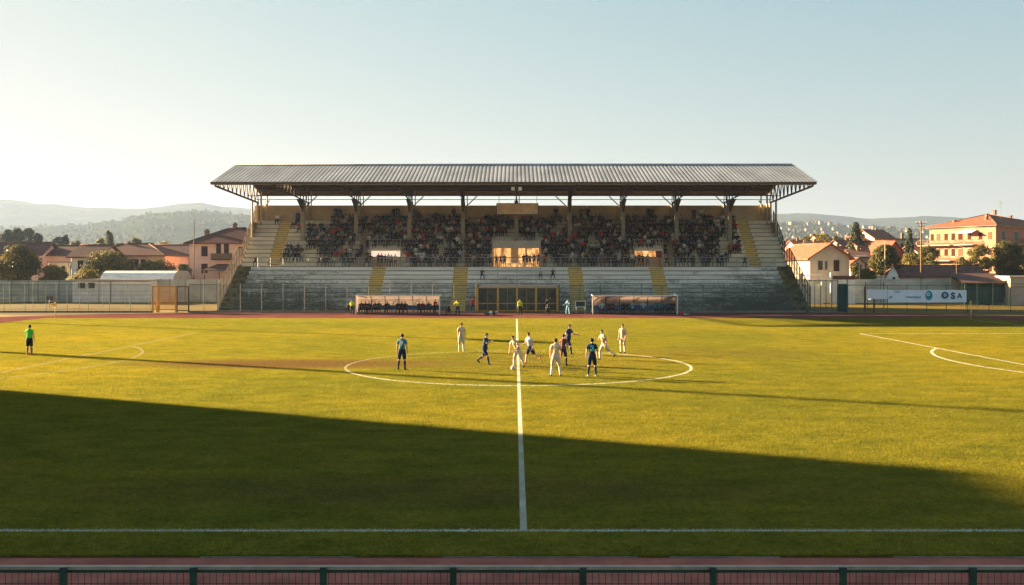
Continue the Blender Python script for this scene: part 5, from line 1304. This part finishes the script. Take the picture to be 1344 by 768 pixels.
# --- players and staff with full bodies and clothing
def tint(o, nm, mats, parent): pass
def part_from(vs, fs, keep, off, name, mat, parent, normals):
    used = {}; nv = []; nf = []
    for f in keep:
        g = []
        for i in f:
            if i not in used: used[i] = len(nv); nv.append(tuple(vs[i]+normals[i]*off))
            g.append(used[i])
        nf.append(tuple(g))
    if not nf: return None
    me = bpy.data.meshes.new(name); me.from_pydata(nv, [], nf); me.materials.append(mat)
    me.polygons.foreach_set('use_smooth', [True]*len(nf)); me.update()
    o = bpy.data.objects.new(name, me); COL.objects.link(o); o.parent = parent
    s = o.modifiers.new('Thickness', 'SOLIDIFY'); s.thickness = .006; s.offset = -1
    return o
def player(px, py, label, pose, kit, rz=0, hgt=1.82, number=None, group='football players', zfoot=0, cat='player', X=None, Y=None, coat=False, glow=None):
    if Y is None: Y = F*CH/(py-HY)
    if X is None: X = XW(px, Y)
    vs, fs, tags, V, RD, hands, (nc, hd, fw) = person_geo(pose, 1, 'coat' if coat else 'kit')
    zmin = min(v.z for v in vs); zmax = 1.80 if pose.get('crouch') is None else 1.8
    s = hgt/1.83
    me = bpy.data.meshes.new('person'); me.from_pydata([tuple(v) for v in vs], [], fs); me.materials.append(kit.get('skin', SK[0]))
    me.polygons.foreach_set('use_smooth', [True]*len(fs)); me.update()
    o = bpy.data.objects.new('person', me); COL.objects.link(o); o.location = (X, Y, zfoot - zmin*s); o.rotation_euler.z = rz; o.scale = (s,)*3
    tag(o, label, cat, group)
    nrm = [Vector(v.normal) for v in me.vertices]
    sets = {'shirt': TOP+(('forearm',) if (coat or kit.get('long')) else ()), 'shorts': ('hip','thigh') + (('knee','calf') if kit.get('trousers') else ()), 'socks': ('calf',) if not kit.get('trousers') else (), 'boots': ('boot',), 'hair': ('hair',)}
    offs = {'shirt': .022, 'shorts': .026, 'socks': .008, 'boots': .012, 'hair': .014}
    nm = {'shirt': 'jacket' if coat else 'shirt', 'shorts': 'trousers' if kit.get('trousers') else 'shorts', 'socks': 'socks', 'boots': 'boots', 'hair': 'hair'}
    for k in ('shorts','shirt','socks','boots','hair'):
        c = kit.get(k); 
        if c is None: continue
        keep = [f for f, t in zip(fs, tags) if t in sets[k]]
        if k in ('socks', 'boots'):
            par = {}
            def find(i):
                while par.setdefault(i, i) != i: i = par[i]
                return i
            for f in keep:
                for i in f[1:]: par[find(i)] = find(f[0])
            gr = {}
            for f in keep: gr.setdefault(find(f[0]), []).append(f)
            for g_ in gr.values():
                if len(g_) > 5: part_from(vs, fs, g_, offs[k], nm[k][:-1], c, o, nrm)
        else: part_from(vs, fs, keep, offs[k], nm[k], c, o, nrm)
    # face: nose, ears
    fb = MB(); up = hd; rt = fw.cross(up).normalized(); 
    b0 = nc + hd*.155 + fw*.088
    fb.tube(b0+up*.03, b0-up*.012+fw*.022, .008, 5, .014); fb.ball(tuple(b0-up*.012+fw*.014), .014, seg=6, rings=4)
    for sgn in (-1, 1): fb.ball(tuple(nc+hd*.155+rt*sgn*.082-fw*.005), .026, .45, .7, 1, seg=6, rings=4)
    fb.build('nose_and_ears', kit.get('skin', SK[0]), o)
    eb = MB()
    for sgn in (-1, 1): eb.ball(tuple(nc+hd*.185+rt*sgn*.032+fw*.078), .011, seg=6, rings=4)
    eb.build('eyes', M_hair, o)
    # fingers
    for hi, (w_, d2, sgn) in enumerate(hands):
        hb = MB(); side_ = d2.cross(Vector((sgn,0,0))); side_ = side_.normalized() if side_.length > .1 else Vector((0,-1,0))
        inn = side_.cross(d2).normalized()*(1)
        if inn.x*sgn > 0: inn = -inn
        for j in range(4):
            p0 = w_+d2*.09+side_*(.024-.016*j); L1 = (.034,.04,.037,.028)[j]
            p1 = p0+(d2*.9+inn*.25).normalized()*L1; p2 = p1+(d2*.6+inn*.8).normalized()*L1*.8
            hb.tube(p0, p1, .0095, 5, .0085); hb.tube(p1, p2, .0085, 5, .0065)
        p0 = w_+d2*.035+side_*.022; p1 = p0+(d2*.6+side_*.8+inn*.2).normalized()*.038; p2 = p1+(d2*.9+inn*.4).normalized()*.028
        hb.tube(p0, p1, .0115, 5, .0095); hb.tube(p1, p2, .0095, 5, .007)
        hb.build('fingers', kit.get('skin', SK[0]), o)
    if number:
        txt, mt = number
        ch = V[2]; up_ = (V[3]-V[1]).normalized()
        bk = ch + Vector((0, RD[2]+.052, 0)) + up_*(-.02)
        ln = math.atan2(-(V[3]-V[1]).y, (V[3]-V[1]).z)
        t = text(txt, .36, mt, 'shirt_number', o, tuple(bk), rot=(R(90)+ln*1.0, 0, R(180)), ext=.012, bold=.012)
    return o
CM = lambda n, c: pm('kit_'+n, c, tuple(x*.8 for x in c), 5, .75, .1, 30)
NV = CM('navy', (.018,.035,.095)); NVs = CM('dark_navy', (.012,.022,.065)); TL = CM('teal_number', (.06,.45,.55)); TS = CM('teal_shirt', (.04,.15,.24)); CRM = CM('cream', (.62,.47,.33)); WHT = CM('white', (.66,.65,.60)); OB = CM('orange_boot', (.75,.16,.05)); BB = CM('black_boot', (.02,.02,.02)); GRN = CM('bright_green', (.10,.62,.06)); BLK = CM('black', (.015,.015,.018)); NUMW = CM('number_white', (.85,.9,.95)); HV = CM('high_vis', (.60,.68,.03)); SALM = CM('brown_red', (.16,.06,.04))
HDK = HR[0]
navy = dict(shirt=NV, shorts=NVs, socks=NVs, boots=BB, hair=HDK); cream = dict(shirt=CRM, shorts=CM('pale_sand', (.60,.50,.38)), socks=WHT, boots=BB, hair=HR[1])
S_ = lambda **k: k
player(527.5, 486, 'player in navy kit standing alone left of the halfway line, seen from behind', S_(armL=(-4,13,14,0), armR=(4,15,18,0), legL=(-2,4,7), legR=(6,6,9), lean=3, look=30), dict(navy, shirt=TS), R(172), 1.92, ('9', NUMW))
player(605.5, 462.5, 'player in cream kit and orange boots standing left of centre', S_(armL=(4,8,14,0), armR=(4,8,14,0), lean=1), dict(cream, boots=OB, socks=WHT), R(15), 1.88)
player(636, 479, 'player in navy running left of the ball with his knee bent', S_(armL=(45,10,70,10), armR=(-38,12,60,0), legL=(34,20,4), legR=(-22,38,4), lean=10, look=20), navy, R(62), 1.86)
player(680, 483.5, 'player in cream leaning forward over the ball at the halfway line', S_(armL=(-20,22,30,0), armR=(30,25,40,0), legL=(22,22,6), legR=(-10,22,8), lean=24, side=-14, look=-20), dict(cream, hair=HDK), R(-30), 1.86)
player(695.5, 478, 'player in pale shirt and navy shorts just right of the halfway line', S_(armL=(20,14,40,0), armR=(-25,14,40,0), legL=(18,12,5), legR=(-30,42,5), lean=7, look=-25), dict(navy, shirt=CM('pale_blue', (.45,.55,.60)), socks=CRM, boots=OB), R(-60), 1.80)
player(729.5, 494.5, 'player in cream kit seen from behind, nearest the centre circle edge', S_(armL=(8,16,30,10), armR=(6,15,26,8), legL=(6,8,11), legR=(-2,6,11), lean=7), dict(cream, boots=BB), R(182), 1.90, ('5', CM('number_grey', (.35,.33,.3))))
player(739, 481, 'player with brownish shirt and dark socks half hidden behind the navy runner', S_(armL=(-10,12,30,0), armR=(20,14,40,0), legL=(14,16,5), legR=(-16,28,5), lean=5, look=20), dict(navy, shirt=SALM, shorts=NVs), R(150), 1.78)
player(746, 465.5, 'tall player in navy shirt striding right of the huddle', S_(armL=(-24,12,22,0), armR=(34,14,50,0), legL=(26,14,5), legR=(-26,22,5), lean=6, look=0), dict(navy, socks=BLK), R(60), 1.94)
player(777, 494.5, 'player in navy kit with teal number standing with his back to us', S_(armL=(8,16,30,8), armR=(6,14,26,6), legL=(1,4,8), legR=(0,4,7), lean=3), dict(navy, boots=CM('white_boot', (.5,.5,.5)), shirt=CM('navy_deep', (.012,.025,.06))), R(180), 1.90, ('2', TL))
player(793, 473, 'player in cream running left in the right half of the circle', S_(armL=(30,12,60,0), armR=(-30,12,50,0), legL=(28,30,4), legR=(-34,30,4), lean=12, look=0), cream, R(-68), 1.84)
player(817.5, 464, 'player in cream standing farthest right of the centre circle', S_(armL=(3,9,16,0), armR=(5,10,20,0), lean=2, look=20), cream, R(-35), 1.84)
player(38.5, 467, 'referee in bright green shirt and black shorts at the far left', S_(armL=(2,10,16,0), armR=(4,12,14,0), lean=1, look=30), dict(shirt=GRN, shorts=BLK, socks=CM('sock_skin', (.3,.17,.12)), boots=OB, hair=HR[1]), R(172), 1.90, group=None, cat='referee')
# ball
Yb = F*CH/(486.5-HY); t = empty('football', (XW(673.5,Yb), Yb, .02), 0, 'white football at the feet of the players beside the halfway line', 'ball')
b = MB(); b.ball((0,0,.125), .125, seg=20, rings=12); bo = b.build('ball_shell', WHT, t)
b = MB()
for i in range(10): a = i*2.4; z_ = -.8+1.6*i/9; r_ = math.sqrt(1-z_*z_); b.ball((.108*r_*math.cos(a), .108*r_*math.sin(a), .125+.108*z_), .024, seg=6, rings=4)
b.build('panels', NVs, bo)

# stewards and staff by the track
stew = lambda: dict(shirt=HV, shorts=BLK, trousers=True, boots=BB, hair=HDK, long=True)
D_ = 109.5
player(462, 0, 'steward in yellow jacket standing left of the left shelter', S_(armL=(30,14,80,30), armR=(30,12,80,30), lean=6), stew(), R(20), 1.8, X=XW(462,D_), Y=D_, group='stewards in yellow jackets', cat='steward', coat=True)
player(601, 0, 'steward in yellow jacket bending between the left shelter and the tunnel', S_(armL=(40,12,70,20), armR=(45,12,70,20), legL=(20,30,8), legR=(10,26,8), lean=22), stew(), R(-25), 1.85, X=XW(601,D_), Y=D_, group='stewards in yellow jackets', cat='steward', coat=True)
player(682.5, 0, 'steward in yellow jacket standing before the tunnel gates', S_(lean=1), stew(), R(4), 1.85, X=XW(682.5,D_), Y=D_, group='stewards in yellow jackets', cat='steward', coat=True)
dk = lambda c='charcoal': dict(shirt=cloth_mat(c.replace(' ','_'), PAL[c]), shorts=small[0], trousers=True, boots=BB, hair=HDK, long=True)
player(717.5, 0, 'man in navy standing at the right tunnel gate with hand raised', S_(armL=(60,14,90,20), armR=(100,14,60,10), lean=3), dk('navy'), R(30), 1.75, X=XW(717.5,114), Y=114, group=None, cat='person', coat=True)
player(718, 0, 'man in olive crouching in front of the right tunnel gate', S_(armL=(60,10,50,20), armR=(60,10,50,20), legL=(100,125,10), legR=(85,125,10), lean=25, footL=0, footR=10), dk('olive'), R(10), 1.75, X=XW(718,110), Y=110, group=None, cat='person', coat=True)
player(745.5, 0, 'person in light blue standing left of the right shelter', S_(armL=(20,24,60,0), armR=(30,20,60,0), legL=(0,4,12), legR=(6,6,12), lean=5), dict(dk('light blue'), shorts=cloth_mat('light_blue', PAL['light blue'])), R(-30), 1.85, X=XW(745.5,D_), Y=D_, group=None, cat='person', coat=True)
player(620.5, 0, 'person in red jacket standing in the left side of the tunnel', S_(lean=2), dk('red'), R(10), 1.8, X=XW(620.5,116.4), Y=116.6, group=None, cat='person', coat=True)
player(592.5, 0, 'person in dark clothes crouched beside the bending yellow steward', S_(armL=(60,10,50,20), armR=(60,10,50,20), legL=(100,125,10), legR=(85,125,10), lean=25, footL=0, footR=10), dk('charcoal'), R(-30), 1.75, X=XW(590,110.3), Y=110.3, group=None, cat='person', coat=True)
player(455, 0, 'person in dark clothes kneeling just left of the left steward', S_(armL=(60,10,50,20), armR=(60,10,50,20), legL=(100,125,10), legR=(85,125,10), lean=20, footL=0, footR=10), dk('brown'), R(10), 1.75, X=XW(456.5,113.5), Y=113.5, group=None, cat='person', coat=True)
# kit bags, board and red ball
def bag(px, D, w, label, c1, c2):
    t = empty('kit_bag', (XW(px,D),D,0), R(8), label, 'bag')
    b = MB(); b.ball((0,0,.24), .25, w/.5, .8, .95, seg=14, rings=8); b.build('bag_body', cloth_mat('bag_'+c1, PAL[c1.replace('_',' ')]), t)
    b = MB(); b.ball((w*.35,-.1,.28), .16, 1.5, 1, 1); b.build('folded_cloth', cloth_mat('bag_'+c2, PAL[c2.replace('_',' ')]), t)
    b = MB()
    for i in range(8): a, c = math.pi*i/8, math.pi*(i+1)/8; b.bar((-.3*math.cos(a),-.05,.42+.16*math.sin(a)),(-.3*math.cos(c),-.05,.42+.16*math.sin(c)),.018)
    b.build('handle', M_dark, t)
bag(640, 109.5, .9, 'grey kit bag with white towel on the track before the tunnel', 'grey', 'white'); bag(648.5, 109.8, .7, 'dark kit bag to the right of the grey one on the track', 'charcoal', 'pale_grey')
t = empty('medical_ball', (XW(895,110),110,0), 0, 'red ball lying on the track right of the right shelter', 'ball'); b = MB(); b.ball((0,0,.2), .2); b.build('ball_shell', cloth_mat('red', PAL['red']), t)
t = empty('towel', (XW(899.5,110),110,0), 0, 'crumpled white towel beside the red ball', 'towel'); b = MB()
for i in range(6): b.ball((-.3+.12*i, .03*math.sin(i*2), .07), .09, 1.3, .9, .7+.2*math.sin(i), seg=8, rings=5)
b.build('cloth', WHT, t)
t = empty('display_board', (XW(762,113),113,0), 0, 'small light blue framed board beside the person in light blue', 'board'); b = MB(); w_ = 1.15; z0, z1 = ZW(403,113), ZW(395,113)
b.box(-.6,.6,-.03,.03,z0,z0+.08); b.box(-.6,.6,-.03,.03,z1-.08,z1); b.box(-.6,-.5,-.028,.028,z0+.081,z1-.081); b.box(.5,.6,-.028,.028,z0+.081,z1-.081); b.build('board_frame', cloth_mat('board_blue', (.20,.45,.60)), t)
b = MB(); b.box(-.499,.499,-.01,.01,z0+.081,z1-.081); b.build('board_face', M_dark, t); b = MB()
for s in (-1,1): b.bar((s*.5,0,0),(s*.5,0,z0-.003),.03)
b.build('leg', M_rail, t)

# bench people
def bench(dg, items, team):
    t_, x0, w, Y = dg
    for fr, key, lab, pose, s in items:
        place(SITM[pose], 'person', (x0+w*fr, Y+1.02, .48+.12-PELV*s), rc.uniform(-.3,.3), [SK[0], cloth_mat(key.replace(' ','_'), PAL[key]), small[0], SHO, HR[0]], lab, 'substitute', 'substitutes on the %s bench' % team, s)
names_ = ['leftmost','second from left','third from left','fourth from left','fifth from left','sixth from left','seventh from left','eighth from left','ninth from left','tenth from left','eleventh from left','twelfth from left']
LB = [(.05,'navy'),(.10,'maroon'),(.145,'navy'),(.22,'charcoal'),(.26,'dark green'),(.36,'navy'),(.49,'black'),(.535,'charcoal'),(.575,'navy'),(.745,'charcoal'),(.79,'dark red'),(.86,'navy')]
bench(dL, [(f, k, 'substitute in %s seated %s on the left bench' % (k, names_[i]), rc.randrange(5), 1.08) for i, (f, k) in enumerate(LB)], 'left')
RB = [(.12,'light blue'),(.20,'olive'),(.235,'brown'),(.38,'black'),(.42,'navy'),(.485,'light blue'),(.61,'light blue'),(.76,'teal'),(.83,'teal'),(.91,'blue'),(.955,'navy')]
bench(dR, [(f, k, 'substitute in %s seated %s on the right bench' % (k, names_[i]), rc.randrange(5), 1.08) for i, (f, k) in enumerate(RB)], 'right')
player(572, 0, 'coach in bright red jacket standing at the right end of the left shelter', S_(armL=(20,14,60,20), armR=(20,12,60,20), lean=12, legL=(6,10,6), legR=(6,10,6)), dk('red'), R(50), 1.75, X=dL[1]+dL[2]*.935, Y=111.5, group=None, cat='coach', coat=True)

# ------------------------------------------------------------------ haze, sky, sun, camera
def haze():
    b = MB(); b.box(-7500, 7500, -700, 7500, -12, 330); o = b.build('haze', [])
    m = bpy.data.materials.new('haze_air'); m.use_nodes = True; nt = m.node_tree; nt.nodes.remove(nt.nodes['Principled BSDF'])
    v = nn(nt, 'ShaderNodeVolumePrincipled'); v.inputs['Color'].default_value = HAZE_C; v.inputs['Density'].default_value = HAZE_D; v.inputs['Anisotropy'].default_value = HAZE_A
    nt.links.new(v.outputs[0], nt.nodes['Material Output'].inputs['Volume']); o.data.materials.append(m)
    tag(o, 'thin pale evening haze over the valley', 'haze', kind='stuff')
HAZE_C = (.255,.345,.535,1); HAZE_D = .00016; HAZE_A = .24
haze()
SKY_C = ((.80,.715),(.62,.70),(.42,.745))
w = bpy.data.worlds.new('World'); sc.world = w; w.use_nodes = True; nt = w.node_tree; bg = nt.nodes['Background']
sky = nn(nt, 'ShaderNodeTexSky'); sky.sky_type = 'NISHITA'; sky.sun_disc = False; sky.sun_elevation = R(13.3); sky.sun_rotation = math.atan2(SUN.x, SUN.y)
sky.air_density = 1.0; sky.dust_density = .6; sky.ozone_density = 4; sky.altitude = 200
sp = nn(nt, 'ShaderNodeSeparateColor'); cb = nn(nt, 'ShaderNodeCombineColor'); nt.links.new(sky.outputs[0], sp.inputs[0])
for i, (g_, k_) in enumerate(SKY_C):        # the camera's soft shoulder: the sky is compressed channel by channel
    pw = nn(nt, 'ShaderNodeMath', operation='POWER'); pw.inputs[1].default_value = g_
    ml = nn(nt, 'ShaderNodeMath', operation='MULTIPLY'); ml.inputs[1].default_value = k_
    nt.links.new(sp.outputs[i], pw.inputs[0]); nt.links.new(pw.outputs[0], ml.inputs[0]); 
    q = ml.outputs[0]                      # v / (1 + (v/M)^4)^(1/4)
    for op, bval in (('DIVIDE', (1.56,1.53,1.46)[i]), ('POWER', 4), ('ADD', 1), ('POWER', .25)):
        n_ = nn(nt, 'ShaderNodeMath', operation=op); n_.inputs[1].default_value = bval; nt.links.new(q, n_.inputs[0]); q = n_.outputs[0]
    dv = nn(nt, 'ShaderNodeMath', operation='DIVIDE'); nt.links.new(ml.outputs[0], dv.inputs[0]); nt.links.new(q, dv.inputs[1]); nt.links.new(dv.outputs[0], cb.inputs[i])
nt.links.new(cb.outputs[0], bg.inputs[0]); bg.inputs[1].default_value = .05
sl = bpy.data.lights.new('sun', 'SUN'); sl.energy = 4.4; sl.angle = R(.55); sl.color = (1.0, .73, .40)
so = bpy.data.objects.new('sun', sl); COL.objects.link(so); so.rotation_euler = SUN.to_track_quat('Z', 'Y').to_euler()
so.location = (-40, 60, 60)
cam = bpy.data.cameras.new('camera'); co = bpy.data.objects.new('camera', cam); COL.objects.link(co); sc.camera = co
cam.sensor_width = 36; cam.lens = 36*F/1344; cam.shift_x = -4/1344; cam.shift_y = -32/1344; cam.clip_start = .1; cam.clip_end = 20000
co.location = (-.17, 0, CH); co.rotation_euler = (R(90), 0, 0)
sc.view_settings.view_transform = 'Standard'; sc.view_settings.look = 'None'; sc.view_settings.gamma = 1; sc.view_settings.exposure = 3.45
sc.cycles.max_bounces = 6; sc.cycles.diffuse_bounces = 5; sc.cycles.volume_bounces = 1; sc.cycles.transparent_max_bounces = 12
sc.cycles.use_denoising = True
